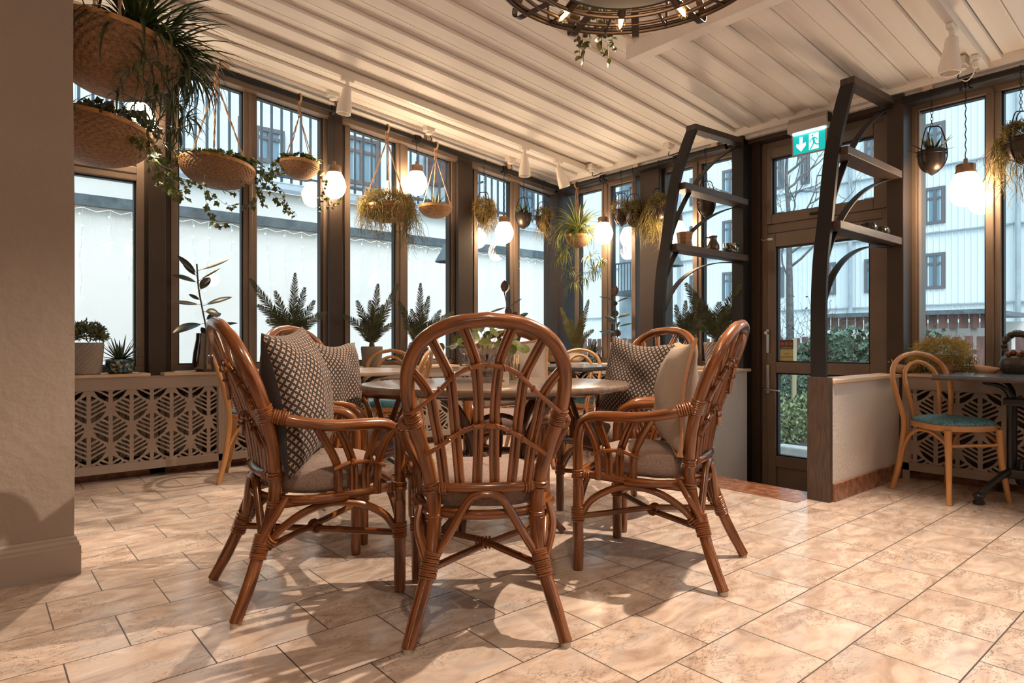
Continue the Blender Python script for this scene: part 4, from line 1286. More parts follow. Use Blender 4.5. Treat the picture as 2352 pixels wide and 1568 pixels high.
cycad('tall palm in a grey diamond relief pot on the sill left of the garden door', baseX(1645), tipsX([(1575, 650), (1700, 652), (1652, 694), (1592, 738), (1610, 690), (1694, 735), (1672, 700), (1630, 730), (1690, 700)], r_), lambda t: taper_pot(t, .082, .105, .22, M_POTG, diamonds=True), .22, seed=7, group=G_PALM, ll=.10)

# -------- rubber plants
def oval(t):
    return max(0.0, sin(pi * t) ** .7 if t > 0 else 0)
def rubber(label, base, stem, leaves, potf, seed, m=M_LEAFD):
    """stem: world pts; leaves: (attach world, tip world, half width, material)"""
    t = thing('rubber_plant', label, 'potted plant', base)
    b = Vector(base); potf(t)
    s = MB(); s.tube(spline([Vector(p) - b for p in stem], 5), .006, 8); s.build('stem', M_STEM, t, smooth=True)
    rnd = random.Random(seed)
    for a, tp, hw, mm in leaves:
        a = Vector(a) - b; tp = Vector(tp) - b; d = tp - a; L = d.length
        up = Vector((-A1, -A0, .55)) if abs(d.normalized().z) < .8 else Vector((-A1, -A0, .2))
        lf = MB(); st = a + d * .12
        lf.tube([a, st], .002, 5)
        lf.leaf(st, d * .88, up + rv(rnd, .25), L * .9, hw, bend=rnd.uniform(-.25, .35), fold=rnd.uniform(.15, .4), n=9, shape=oval)
        lf.build('leaf', mm, t, smooth='all', recalc=False)
    return t
def smoked_vase(t):
    m = mat('smoked mirror glass', (.25, .20, .17), .06, metal=.9)
    pot('vase', t, [(.001, 0), (.095, 0), (.118, .02), (.125, .07), (.118, .14), (.10, .24), (.098, .285), (.093, .285), (.095, .24), (.001, .20)], m)
Y = lambda x, y, dv=0: onY(x, y, SY + dv)
XX = lambda x, y, du=0: onX(x, y, SX + du)
rubber('tall rubber plant in a smoked glass vase behind the left rattan chair', baseY(483), [Y(478, 790), Y(473, 752), Y(463, 700), Y(456, 660), Y(452, 606)],
       [(Y(455, 630), Y(407, 587), .022, M_LEAFD), (Y(453, 622), Y(526, 600, -.05), .017, M_LEAFD), (Y(454, 636), Y(418, 605, .03), .018, M_LEAFD), (Y(457, 650), Y(400, 628, -.06), .026, M_LEAFD), (Y(456, 645), Y(506, 616, -.02), .014, M_LEAFD), (Y(458, 668), Y(482, 637, .02), .036, M_LEAFD),
        (Y(464, 700), Y(392, 692, -.08), .018, M_LEAFD), (Y(466, 702), Y(532, 680, -.08), .024, M_LEAFD), (Y(462, 690), Y(434, 676, .06), .014, M_LEAFD), (Y(467, 715), Y(507, 722, .02), .042, M_LEAFD), (Y(470, 742), Y(397, 760, -.05), .046, M_LEAFD), (Y(470, 736), Y(508, 716, .07), .03, M_LEAFD), (Y(474, 752), Y(546, 739, -.02), .018, M_LEAFD), (Y(476, 770), Y(462, 752, -.03), .022, M_LEAFD)], smoked_vase, 1)
rubber('small rubber plant with an upright brown top leaf, seen over the foreground chair', baseY(1178), [Y(1182, 830), Y(1180, 760), Y(1166, 706), Y(1158, 670)],
       [(Y(1158, 676), Y(1159, 644), .040, M_LEAFB), (Y(1159, 676), Y(1168, 652, .05), .03, M_LEAFD), (Y(1166, 704), Y(1124, 718), .012, M_LEAFD), (Y(1167, 706), Y(1199, 685), .010, M_LEAFD), (Y(1172, 730), Y(1164, 705), .038, M_LEAFB), (Y(1176, 735), Y(1186, 716, -.03), .034, M_LEAFB), (Y(1178, 740), Y(1215, 714), .026, M_LEAFD), (Y(1180, 760), Y(1213, 770), .026, M_LEAFD)],
       lambda t: taper_pot(t, .06, .075, .13, M_POTG), 2)
rubber('small rubber plant with a brown top leaf on the right wall sill near the corner', baseX(1418), [XX(1420, 812), XX(1417, 760), XX(1413, 700), XX(1411, 672)],
       [(XX(1411, 686), XX(1413, 654), .035, M_LEAFB), (XX(1412, 690), XX(1377, 682), .012, M_LEAFD), (XX(1413, 695), XX(1444, 684), .024, M_LEAFD), (XX(1412, 705), XX(1410, 690, -.03), .034, M_LEAFD), (XX(1414, 730), XX(1414, 712), .032, M_LEAFD), (XX(1415, 735), XX(1388, 726), .022, M_LEAFD), (XX(1415, 730), XX(1447, 720), .02, M_LEAFD), (XX(1416, 745), XX(1398, 737, -.04), .02, M_LEAFD), (XX(1417, 750), XX(1454, 744), .02, M_LEAFD), (XX(1418, 765), XX(1375, 760), .02, M_LEAFD), (XX(1418, 755), XX(1422, 740, -.04), .03, M_LEAFD), (XX(1419, 775), XX(1418, 757, -.05), .036, M_LEAFB)],
       lambda t: taper_pot(t, .055, .07, .12, M_POTG), 3)

# -------- succulents
def aloe(mb, c, n, L, w, rnd, spread=(0.2, 1.3)):
    c = Vector(c)
    for i in range(n):
        a = i * 2.4 + rnd.uniform(-.3, .3); el = spread[0] + (spread[1] - spread[0]) * (i + .5) / n
        d = Vector((cos(a) * sin(el), sin(a) * sin(el), cos(el)))
        mb.leaf(c + Vector((cos(a), sin(a), 0)) * .012, d, Vector((0, 0, 1)) if el > .3 else Vector((cos(a), sin(a), 0)), L * rnd.uniform(.75, 1.1), w, bend=rnd.uniform(-.3, .25), fold=.5, n=5, shape=lambda t: (1 - t) ** .7)
rnd = random.Random(5)
t = thing('succulent_bowl', 'aloe in a sparkling mosaic bowl on the left sill', 'potted plant', baseY(276, 5.16))
pot('bowl', t, [(.001, 0), (.065, 0), (.085, .015), (.093, .05), (.088, .095), (.082, .1), (.076, .095), (.001, .09)], M_MOSA)
m = MB(); aloe(m, (0, 0, .09), 34, .19, .012, rnd, (.35, 1.6)); m.build('aloe', M_ALOE, t, recalc=False)
t = thing('succulent_bowl', 'succulent in a dark mosaic pot in the corner right of the slim olive palm', 'potted plant', baseX(1362, 5.08))
pot('bowl', t, [(.001, 0), (.05, 0), (.075, .02), (.08, .06), (.068, .1), (.062, .1), (.001, .09)], M_MOSA)
m = MB(); aloe(m, (0, 0, .09), 22, .16, .014, rnd, (.15, 1.35)); m.build('aloe', M_ALOE, t, recalc=False)
def tuft(mb, c, R, n, rnd, L=.04, w=.004):
    c = Vector(c)
    for i in range(n):
        d = rv(rnd, 1); d.z = abs(d.z) * .9 - .1; d.normalize()
        p = c + Vector((d.x * R[0], d.y * R[1], d.z * R[2])) * rnd.uniform(.55, 1)
        mb.leaf(p, d + rv(rnd, .8), rv(rnd, 1), L * rnd.uniform(.6, 1.2), w, bend=rnd.uniform(-.6, .6), fold=.2, n=2)
t = thing('potted_plant', 'round leafy plant in a tall diamond relief pot beside the plaster wall', 'potted plant', baseY(199, 5.15))
taper_pot(t, .082, .098, .215, M_POTG, diamonds=True)
m = MB(); tuft(m, (0, 0, .25), (.115, .115, .105), 1500, rnd, .032, .006); m.build('foliage', mat('grey green small leaf', (.15, .165, .095), .6, vary=.5, vscale=30), t, recalc=False)

# -------- moss
def moss(mb, c, R, n, drops, rnd, L=.10, r=.0022):
    """ball of curly strands; drops=[(offset vec, length, count, spread)] hanging tails"""
    c = Vector(c)
    def strand(p, d, L, k, g):
        pts = [p.copy()]
        for _ in range(k):
            d = (d + rv(rnd, .85) + Vector((0, 0, -g))).normalized()
            p = p + d * (L / k); pts.append(p.copy())
        mb.tube(pts, [r * (1 - .6 * i / k) for i in range(k + 1)], 3, cap=False)
    for i in range(n):
        d = rv(rnd, 1); d.z = d.z * .8 + .1; d.normalize()
        strand(c + Vector((d.x * R[0], d.y * R[1], d.z * R[2])) * rnd.uniform(.6, 1.0), d, L * rnd.uniform(.4, 1.0), 5, .04)
    for off, ln, cnt, sp in drops:
        for i in range(cnt):
            p = c + Vector(off) + Vector((rnd.uniform(-sp, sp), rnd.uniform(-sp, sp), rnd.uniform(-.02, .02)))
            strand(p, Vector((0, 0, -1)), ln * rnd.uniform(.45, 1.15), 10, .62)
            if i % 2 == 0:
                q = p + Vector((0, 0, -ln * rnd.uniform(.1, .8)))
                strand(q + rv(rnd, .012), rv(rnd, 1), .04, 3, .2)

# -------- the hanging rail and things on it
RY, RX = 5.10, 5.0
def railz(u):
    return CZ(u) - .078
m = MB(); m.tube([(-.5, RY, railz(-.5)), (4.99, RY, railz(4.99))], .0265, 14); rail = m.build('hanging_rail', M_BLACK, smooth=True); tag(rail, 'sloping black pipe rail along the left windows', 'rail')
ra, rb = vR(1668, RX), vR(1297, RX)
m = MB(); m.tube([(RX, ra, 2.648), (RX, rb, 2.648)], .0265, 14); tag(m.build('hanging_rail', M_BLACK, smooth=True), 'black pipe rail on the right wall between the corner and the garden door', 'rail')
ra2 = vR(2072, RX)
m = MB(); m.tube([(RX, -2.8, 2.648), (RX, ra2, 2.648)], .0265, 14); tag(m.build('hanging_rail', M_BLACK, smooth=True), 'black pipe rail on the right wall past the garden door', 'rail')
M_BLOCK = mat('pale wood block', (.62, .46, .36), .6, vary=.08, vscale=10, stretch=(6, 6, 1))
for i, x in enumerate((180, 516, 780, 985, 1168)):
    p = onY(x, 200, RY); u = p.x
    m = MB(); m.box((u - .03, RY - .02, railz(u) + .02), (u + .03, RY + .045, CZ(u) + .02)); trim(m, M_BLOCK, .002)
for x in (1306, 1462, 1643, 2132):
    v = vR(x, RX)
    m = MB(); m.box((RX - .02, v - .03, 2.668), (RX + .045, v + .03, 2.74)); trim(m, M_BLOCK, .002)

def railpt(x, y=400, wall='L'):
    if wall == 'L':
        p = onY(x, y, RY); return Vector((p.x, RY, railz(p.x)))
    p = onX(x, y, RX); return Vector((RX, p.y, 2.648))
# -------- pendant lamps
M_BRASS = mat('aged bronze', (.30, .19, .13), .35, metal=.9)
M_GLOBE = mat('glowing globe glass', (1, .9, .8), .3, emis=(1.0, .72, .45), estr=60)
M_RIB = mat('brass cage rib', (.35, .2, .09), .35, metal=.8)
def pendant(label, top, zc, L=.262, R=.098):
    """zc = height of globe centre"""
    t = thing('pendant_lamp', label, 'lamp', (top.x, top.y, zc), 0, 'caged globe lamps hanging from the rails')
    g = MB(); prof = []
    for i in range(17):
        a = pi * i / 16; z = -cos(a) * L * .5
        k = sin(a) ** .75 * (1 - .40 * max(0, (z / (L * .5)) + .15) ** 1.2)
        prof.append((max(.0005, R * k * (1 if z < 0 else 1)), z))
    g.lathe(prof, 20); g.build('globe', M_GLOBE, t, smooth='all')
    zt = L * .5 - .035
    c = MB(); c.lathe([(.001, zt + .05), (.052, zt + .048), (.056, zt + .04), (.056, zt + .002), (.06, zt), (.06, zt - .012), (.05, zt - .013)], 22, cap=False); c.lathe([(.012, zt + .05), (.012, zt + .085), (.006, zt + .09)], 10); c.build('cap', M_BRASS, t, smooth=True)
    for k in range(8):
        a = k * pi / 4
        r = MB(); r.tube([((p_[0] + .002) * cos(a), (p_[0] + .002) * sin(a), p_[1]) for p_ in prof[1:-1]] , .0016, 4); r.build('rib', M_RIB, t)
    cord = MB(); z1 = top.z - zc
    nn = max(4, int((z1 - zt) / .02)); P0 = [(.003 * cos(i * 1.6), .003 * sin(i * 1.6), zt + .09 + (z1 - zt - .09) * i / nn) for i in range(nn + 1)]
    cord.tube(P0, .003, 5); cord.build('cord', M_BLACK, t)
    kn = MB(); rr = random.Random(int(top.x * 100) + int(top.y * 100))
    ax = Vector((1, 0, 0)) if top.y > 5.05 else Vector((0, 1, 0))
    for k in range(6):
        ring(kn, Vector((0, 0, z1)) + ax * (k - 2.5) * .009, ax + rv(rr, .25), .034, .006, 10)
    kn.tube([Vector((0, 0, z1 - .03)), Vector((0, 0, z1 - .045)) + ax * .03, Vector((0, 0, z1 - .05)) + ax * .09], .002, 4); kn.build('cord_knot', M_BLACK, t)
    return t
def cz_px(x, y, wall):
    return (onY(x, y, RY) if wall == 'L' else onX(x, y, RX)).z
PEND = [('L', 322, 268, 'glowing globe lamp behind the trailing plants near the plaster wall'), ('L', 768, 420, 'glowing globe lamp in front of the dark post, right of the small ivy basket'), ('L', 957, 416, 'glowing globe lamp right of the basket of curly moss'), ('L', 1158, 530, 'glowing globe lamp between the moss pot and the aloe pot near the corner'),
        ('R', 1386, 531, 'glowing globe lamp right of the yellow green spider plant'), ('R', 1553, 530, 'glowing globe lamp partly behind the left black bent post'), ('R', 2218, 428, 'glowing globe lamp before the right hand window with the cord showing')]
for wl, x, y, lab in PEND:
    pendant(lab, railpt(x, y, wl), cz_px(x, y, wl))

# -------- woven hanging baskets
def bowl_mesh(R, H, seg=150, rows=26, amp=.012):
    b = MB(); rings = []
    for j in range(rows + 1):
        tt = j / rows
        r = R * (1 - (1 - tt) ** 2.1) ** .55 * .99 + .003; z = -H + H * tt
        rings.append([b.bm.verts.new((r * (1 + amp * (1 if (k // 2 + j // 2) % 2 else -1)) * cos(2 * pi * k / seg), r * (1 + amp * (1 if (k // 2 + j // 2) % 2 else -1)) * sin(2 * pi * k / seg), z)) for k in range(seg)])
    for x, y in zip(rings, rings[1:]):
        for k in range(seg):
            b.bm.faces.new((x[k], x[(k + 1) % seg], y[(k + 1) % seg], y[k]))
    b.bm.faces.new(rings[0][::-1])
    return b
def hanging_basket(label, rim_c, R, H, top, tilt=(0, 0), m=M_BASK, nrope=3, phase=.5, rope_r=.006, knot=.10, group='woven hanging baskets'):
    t = thing('hanging_basket', label, 'hanging planter', rim_c, 0, group)
    T = Matrix.Rotation(tilt[0], 4, 'X') @ Matrix.Rotation(tilt[1], 4, 'Y')
    b = bowl_mesh(R, H); b.bm.transform(T); b.build('basket', m, t)
    b = MB(); b.tube([T @ Vector((R * cos(2 * pi * k / 40), R * sin(2 * pi * k / 40), 0)) for k in range(40)], .011, 6, closed=True, flat=(.008, .026), up=(0, 0, 1)); b.build('rim', M_RIM, t)
    s = MB(); s.bm.verts.new((0, 0, 0)); s.bm.free(); s = MB(); s.lathe([(.001, -.02), (R * .96, -.022)], 24, cap=False, M=T); s.build('soil', M_SOIL, t)
    tp = Vector(top) - Vector(rim_c); kz = tp - Vector((0, 0, knot))
    for k in range(nrope):
        a = phase + 2 * pi * k / nrope
        e = T @ Vector((R * cos(a), R * sin(a), 0))
        r = MB()
        for q in (0, 1):
            P = []
            for i in range(25):
                p = e.lerp(kz, i / 24); w = i * .9 + q * pi
                P.append(p + Vector((cos(w), sin(w), 0)) * rope_r * .55)
            r.tube(P, rope_r * .75, 5)
        r.build('rope', M_ROPE, t)
    r = MB()
    for q in range(nrope + 1):
        r.tube([kz + Vector((.012 * cos(q * 2 + i * .5), .012 * sin(q * 2 + i * .5), knot * 1.0 * i / 8 - .02)) for i in range(9)], rope_r * .95, 5)
    ax = Vector((1, 0, 0)) if abs(top[1] - RY) < .06 else Vector((0, 1, 0))
    ring(r, tp, ax, .034, .009, 12); r.build('rope_loop', M_ROPE, t)
    return t
# ivy
def ivy_leaf(mb, p, d, n, s):
    d = Vector(d).normalized(); sd = d.cross(n)
    if sd.length < 1e-4:
        sd = d.orthogonal()
    sd.normalize(); n = sd.cross(d)
    pts = [(0, .04), (.30, -.12), (.36, .14), (.56, .36), (.27, .50), (0, .98), (-.27, .50), (-.56, .36), (-.36, .14), (-.30, -.12)]
    c = mb.bm.verts.new(p + d * s * .32 - n * s * .06)
    v = [mb.bm.verts.new(p + sd * (a * s) + d * (b * s) + n * (abs(a) * .18 * s)) for a, b in pts]
    for i in range(10):
        mb.bm.faces.new((c, v[i], v[(i + 1) % 10]))
def ivy(parent, strands, seed, m=M_IVY, s=.046, step=.024, stem_m=M_STEM, name='ivy_trail'):
    """strands: lists of LOCAL points"""
    rnd = random.Random(seed)
    for st in strands:
        P = spline(st, 6); L = MB(); S_ = MB()
        S_.tube(P, .0014, 4)
        acc = 0
        for a, b in zip(P, P[1:]):
            acc += (b - a).length
            while acc > step:
                acc -= step
                d = (b - a).normalized() * .3 + rv(rnd, .8) + Vector((0, 0, -.45))
                p = b + rv(rnd, .008)
                ivy_leaf(L, p + d.normalized() * s * .35, d, Vector((-A1, -A0, .35)) + rv(rnd, .8), s * rnd.uniform(.55, 1.15))
        o = L.build(name, m, parent, recalc=False); S_.build('stem', stem_m, o)
def clump(parent, n, R, seed, m, s=.05, z=.03, name='ivy_clump'):
    rnd = random.Random(seed); L = MB()
    for i in range(n):
        a = rnd.uniform(0, 2 * pi); r = R * sqrt(rnd.random())
        p = Vector((r * cos(a), r * sin(a), z + rnd.uniform(0, .05) * (1.2 - r / R)))
        d = Vector((cos(a) * .8, sin(a) * .8, rnd.uniform(-.5, .4))) + rv(rnd, .5)
        ivy_leaf(L, p, d, Vector((0, 0, 1)) + rv(rnd, .7), s * rnd.uniform(.6, 1.2))
    L.build(name, m, parent, recalc=False)
# spider plants
def straps(mb, c, n, L, w, rnd, up=.7, droop=1.6, seg=7, bias=None, cone=(0.1, 1.2)):
    c = Vector(c)
    for i in range(n):
        a = rnd.uniform(0, 2 * pi); el = rnd.uniform(*cone)
        d = Vector((cos(a) * sin(el), sin(a) * sin(el), cos(el)))
        if bias:
            d = (d + Vector(bias)).normalized()
        p = c + Vector((cos(a), sin(a), 0)) * rnd.uniform(0, .03)
        sd = d.cross(Vector((0, 0, 1)))
        if sd.length < 1e-3:
            sd = Vector((1, 0, 0))
        sd.normalize(); nn = sd.cross(d)
        ln = L * rnd.uniform(.55, 1.1)
        mb.leaf(p, d, nn, ln, w * rnd.uniform(.7, 1.1), bend=droop * rnd.uniform(.5, 1.25) * (.6 + el * .6), fold=.35, n=seg, shape=lambda t: (.65 + .5 * t if t < .5 else 1.8 * (1 - t)) if t < 1 else 0)

# basket 3 (ivy, second window)
def bp(x, y, v=RY):
    return onY(x, y, v)
def loc(px, c, v=RY):
    return [bp(x, y, v + dv) - Vector(c) for x, y, dv in px]
c3 = bp(500, 383)
b3 = hanging_basket('shallow cane basket of ivy hanging at the second window', c3, .262, .16, railpt(497, 150), tilt=(-.05, .11), nrope=3, phase=.15)
clump(b3, 230, .285, 21, M_IVY)
clump(b3, 60, .12, 211, M_IVY, z=.06)
ivy(b3, [loc(p, c3) for p in (
    [(575, 380, 0), (605, 400, -.05), (640, 395, -.04), (680, 385, 0), (735, 400, -.03)], [(570, 385, 0), (610, 430, -.06), (650, 465, -.06), (682, 494, -.05)], [(580, 380, 0), (625, 420, -.02), (650, 440, 0), (655, 480, 0)],
    [(440, 400, -.15), (430, 425, -.2), (415, 440, -.2), (402, 448, -.2)], [(470, 400, -.2), (470, 440, -.24), (478, 480, -.24), (495, 505, -.2), (515, 515, -.2), (500, 525, -.2)], [(480, 440, -.24), (520, 470, -.2), (550, 470, -.15), (585, 465, -.1), (600, 430, -.05)],
    [(560, 380, -.1), (590, 395, -.08), (620, 402, -.05), (630, 385, 0), (660, 380, 0)], [(440, 370, -.1), (428, 355, -.05), (440, 340, -.02)], [(590, 390, 0), (600, 430, 0), (605, 470, 0)], [(545, 375, .1), (560, 360, .05), (600, 385, 0)],
    [(500, 430, -.2), (530, 440, -.2), (560, 425, -.15)])], 22)
c4 = bp(688, 379)
b4 = hanging_basket('small cane basket with a little ivy hanging at the second window', c4, .152, .115, railpt(688, 240), tilt=(-.04, .10), nrope=4, phase=.4, rope_r=.0035, knot=.14)
clump(b4, 90, .165, 23, M_IVY)
ivy(b4, [loc(p, c4) for p in ([(725, 383, 0), (738, 400, -.03), (742, 430, -.03), (732, 470, -.03), (740, 483, -.02)], [(738, 440, -.03), (760, 465, -.05), (780, 462, -.05)], [(730, 378, 0), (736, 385, -.02), (745, 410, 0)], [(642, 378, 0), (622, 392, -.02), (600, 385, -.03)], [(742, 470, -.02), (760, 475, -.02), (778, 470, -.02)])], 24, s=.036, step=.024)
c5 = bp(889, 478)
b5 = hanging_basket('bamboo basket overflowing with olive curly moss at the third window', c5, .215, .13, railpt(889, 300), nrope=3, phase=.9, m=M_BASKL)
rnd = random.Random(31)
m = MB(); moss(m, (0, 0, .03), (.245, .245, .12), 2300, [((-.21, 0, -.0), .30, 130, .05), ((-.14, -.13, -.02), .38, 90, .05), ((.20, -.06, -.0), .46, 100, .05), ((.02, -.2, -.0), .22, 130, .13), ((.12, -.12, -.02), .3, 25, .04)], rnd, .10); m.build('moss', M_MOSS, b5, recalc=False)
c6 = bp(1000, 476)
b6 = hanging_basket('small empty looking bamboo bowl with an aloe, right of the moss basket', c6, .155, .105, railpt(1001, 345), nrope=3, phase=1.2, m=M_BASKL, rope_r=.004, knot=.11)
m = MB(); aloe(m, (0, 0, .0), 20, .16, .012, rnd, (.2, 1.35)); m.build('aloe', M_ALOE, b6, recalc=False)
# ivy basket by the plaster wall and the large spider plant basket
V2 = 4.55
c2 = onY(222, 295, V2)
b2 = hanging_basket('cane basket of trailing ivy hanging below the large spider plant basket', c2, .305, .22, (c2.x + .02, RY - .35, CZ(c2.x) - .02), tilt=(-.03, .13), phase=.7, knot=.08)
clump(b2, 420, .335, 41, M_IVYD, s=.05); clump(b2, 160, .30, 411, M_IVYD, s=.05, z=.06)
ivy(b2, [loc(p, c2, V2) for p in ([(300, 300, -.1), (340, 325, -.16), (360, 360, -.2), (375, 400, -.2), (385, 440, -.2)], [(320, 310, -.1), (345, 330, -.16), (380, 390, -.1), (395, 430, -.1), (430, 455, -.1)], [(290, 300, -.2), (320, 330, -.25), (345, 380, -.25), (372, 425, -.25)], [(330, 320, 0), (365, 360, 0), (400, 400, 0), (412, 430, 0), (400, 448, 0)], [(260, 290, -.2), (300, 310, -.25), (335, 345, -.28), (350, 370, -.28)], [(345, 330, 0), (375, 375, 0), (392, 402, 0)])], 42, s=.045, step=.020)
m = MB(); straps(m, (-.16, -.1, .03), 16, .28, .006, random.Random(7), cone=(.3, 1.2)); m.build('strap_leaves', M_SPID, b2, recalc=False)
V1 = 3.62
c1 = onY(262, 104, V1)
top1 = Vector((c1.x + .02, V1, CZ(c1.x)))
b1 = hanging_basket('large deep cane basket with a dark spider plant beside the plaster wall', c1, .30, .25, top1, tilt=(-.02, .14), nrope=3, phase=.45, rope_r=.007, knot=.04)
rnd = random.Random(51)
m = MB(); straps(m, (.08, -.08, .0), 120, .50, .013, rnd, droop=1.9, bias=(.18, -.12, 0), cone=(.05, 1.35)); straps(m, (.2, -.02, -.02), 110, .44, .012, rnd, droop=2.0, bias=(.5, -.1, -.1), cone=(.3, 1.5)); straps(m, (-.08, .05, .0), 30, .34, .008, rnd, droop=1.6, cone=(.2, 1.3))
m.build('strap_leaves', M_SPID, b1, recalc=False)
m = MB()
for (x, y, dv, n_, ln) in ((305, 165, -.28, 18, .13), (330, 235, -.22, 24, .17), (375, 190, -.1, 26, .19), (400, 240, -.05, 30, .20), (410, 300, -.05, 24, .17), (350, 290, -.12, 16, .13), (428, 270, .0, 22, .16), (270, 215, -.2, 10, .12), (395, 345, -.05, 16, .15), (340, 140, -.3, 16, .16), (440, 180, -.02, 18, .2), (300, 250, -.1, 10, .12)):
    p = onY(x, y, V1 + dv) - c1
    st = Vector((.14, -.12, .0))
    m.tube(spline([st, (st + p) * .5 + Vector((.03, -.05, .12)), p], 6), .0016, 4)
    straps(m, p, n_, ln, .006, rnd, droop=1.3, cone=(.4, 2.4))
m.build('plantlets', M_SPID, b1, recalc=False)
# spider plant at the corner
c7 = onX(1328, 543, 4.93)
b7 = hanging_basket('small cane basket with a yellow green spider plant near the corner', c7, .135, .12, railpt(1325, 430, 'R'), nrope=3, phase=.3, rope_r=.005, knot=.30)
rnd = random.Random(61)
m = MB(); straps(m, (0, 0, .03), 150, .42, .011, rnd, droop=2.1, cone=(.1, 1.35)); m.build('strap_leaves', M_SPIDY, b7, recalc=False)
m = MB()
for (x, y, du, n_, ln) in ((1290, 590, -.1, 40, .19), (1308, 625, -.08, 22, .18), (1320, 648, -.06, 18, .24), (1365, 620, -.05, 40, .18), (1345, 640, -.05, 20, .16), (1380, 600, -.05, 26, .15), (1283, 560, -.1, 26, .17), (1300, 575, -.12, 26, .18), (1355, 590, -.1, 24, .18)):
    p = onX(x, y, 4.93 + du) - c7
    m.tube(spline([Vector((0, 0, .03)), p * .4 + Vector((0, -.02, .12)), p], 6), .0018, 4)
    straps(m, p, n_, ln, .006, rnd, droop=1.2, cone=(.6, 2.6))
m.build('plantlets', M_SPIDY, b7, recalc=False)

# -------- metal bullet pots on chains
def chain(mb, p0, p1, ll=.026):
    p0 = Vector(p0); p1 = Vector(p1); d = p1 - p0; n = max(1, int(d.length / (ll * .78)))
    for i in range(n):
        c = p0 + d * ((i + .5) / n); ax = Vector((1, 0, 0)) if i % 2 else Vector((0, 1, 0))
        mb.tube([c + ax * (cos(2 * pi * k / 10) * ll * .26) + Vector((0, 0, sin(2 * pi * k / 10) * ll * .5)) for k in range(10)], .0018, 4, closed=True)
def metal_pot(label, rim, top, R=.082, plant=None, seed=1, H=.155):
    t = thing('hanging_pot', label, 'hanging planter', rim, 0, 'black metal pots on chains')
    b = MB(); prof = [(.001, -H)] + [(R * sin(pi / 2 * i / 9) ** .75, -H + .01 + (H - .045) * (1 - cos(pi / 2 * i / 9))) for i in range(1, 10)] + [(R, 0), (R - .005, 0), (R - .006, -.03), (.001, -.03)]
    b.lathe(prof, 24, cap=False); b.build('pot', M_POTM, t, smooth=True, angle=50)
    w = MB()
    for z in (0.0, -.022):
        w.tube([((R + .004) * cos(2 * pi * k / 28), (R + .004) * sin(2 * pi * k / 28), z) for k in range(28)], .0035, 6, closed=True)
    w.build('ring', M_WIRE, t, smooth=True)
    hh = .17
    for k in range(3):
        a = .6 + k * 2 * pi / 3; e = Vector((cos(a), sin(a), 0))
        w = MB()
        w.tube(spline([Vector((0, 0, -H - .006)), e * R * .6 + Vector((0, 0, -H * .86)), e * (R + .003) + Vector((0, 0, -H * .45)), e * (R + .006), e * (R * .86) + Vector((0, 0, hh * .55)), e * (R * .55) + Vector((0, 0, hh * .93)), Vector((0, 0, hh))], 4), .0038, 6)
        w.build('hanger', M_WIRE, t, smooth=True)
    tp = Vector(top) - Vector(rim)
    c = MB(); chain(c, (0, 0, hh), (0, 0, tp.z - .06)); ax = Vector((1, 0, 0)) if abs(top[1] - RY) < .06 else Vector((0, 1, 0))
    sd = ax.cross(Vector((0, 0, 1)))
    c.tube([tp + sd * (.031 * cos(a)) + Vector((0, 0, .031 * sin(a))) for a in [-.4 + 4.0 * k / 12 for k in range(13)]] + [Vector((0, 0, tp.z - .06))], .0025, 5)
    c.build('chain', M_WIRE, t)
    rnd = random.Random(seed); m = MB()
    if plant == 'aloe':
        aloe(m, (0, 0, -.02), 22, .15, .016, rnd, (.15, 1.4)); m.build('aloe', M_ALOE, t, recalc=False)
    elif plant:
        mm, n, drops = plant
        moss(m, (0, 0, .03), (R * 1.15, R * 1.15, .075), n, drops, rnd, .07); m.build('moss', mm, t, recalc=False)
    return t
def mp(wl, x, y):
    return onY(x, y, RY) if wl == 'L' else onX(x, y, RX)
MP = [('L', 1112, 480, (M_MOSSG, 1000, [((-.05, -.05, -.03), .30, 80, .06), ((.06, -.05, -.03), .28, 80, .06), ((0, -.08, 0), .22, 60, .06)]), 'metal pot hidden under golden curly moss, left of the corner globe lamp'),
      ('L', 1203, 491, 'aloe', 'dark metal pot with an aloe hanging left of the room corner'),
      ('L', 1249, 499, (M_MOSSG, 560, [((-.06, -.06, -.02), .33, 55, .035), ((-.03, -.05, -.02), .25, 30, .04)]), 'metal pot with a long moss tail on its left, closest to the corner'),
      ('R', 1428, 483, (M_MOSSG, 420, [((-.02, -.06, 0), .10, 10, .04)]), 'metal pot with a short tuft of moss right of the corner globe lamp'),
      ('R', 1456, 485, (M_MOSS, 620, [((0, -.03, 0), .32, 110, .06)]), 'metal pot hidden by moss before the dark window post'),
      ('R', 1514, 473, (M_MOSS, 900, [((0, .09, -.02), .42, 140, .06), ((-.03, .03, -.02), .34, 90, .06)]), 'metal pot with thick hanging moss left of the black bent post'),
      ('R', 1622, 460, None, 'bare black metal pot under the upper shelf of the left bent post'),
      ('R', 2140, 348, 'aloe', 'dark metal pot with an aloe at the right hand window'),
      ('R', 2345, 318, (M_MOSS, 1100, [((0, .10, -.02), .38, 80, .035), ((0, -.02, -.06), .40, 35, .06), ((0, -.1, -.06), .35, 25, .04)]), 'metal pot with long moss tails cut by the right edge of the photo')]
for i, (wl, x, y, pl, lab) in enumerate(MP):
    metal_pot(lab, mp(wl, x, y), railpt(x, y, wl), plant=pl, seed=70 + i)

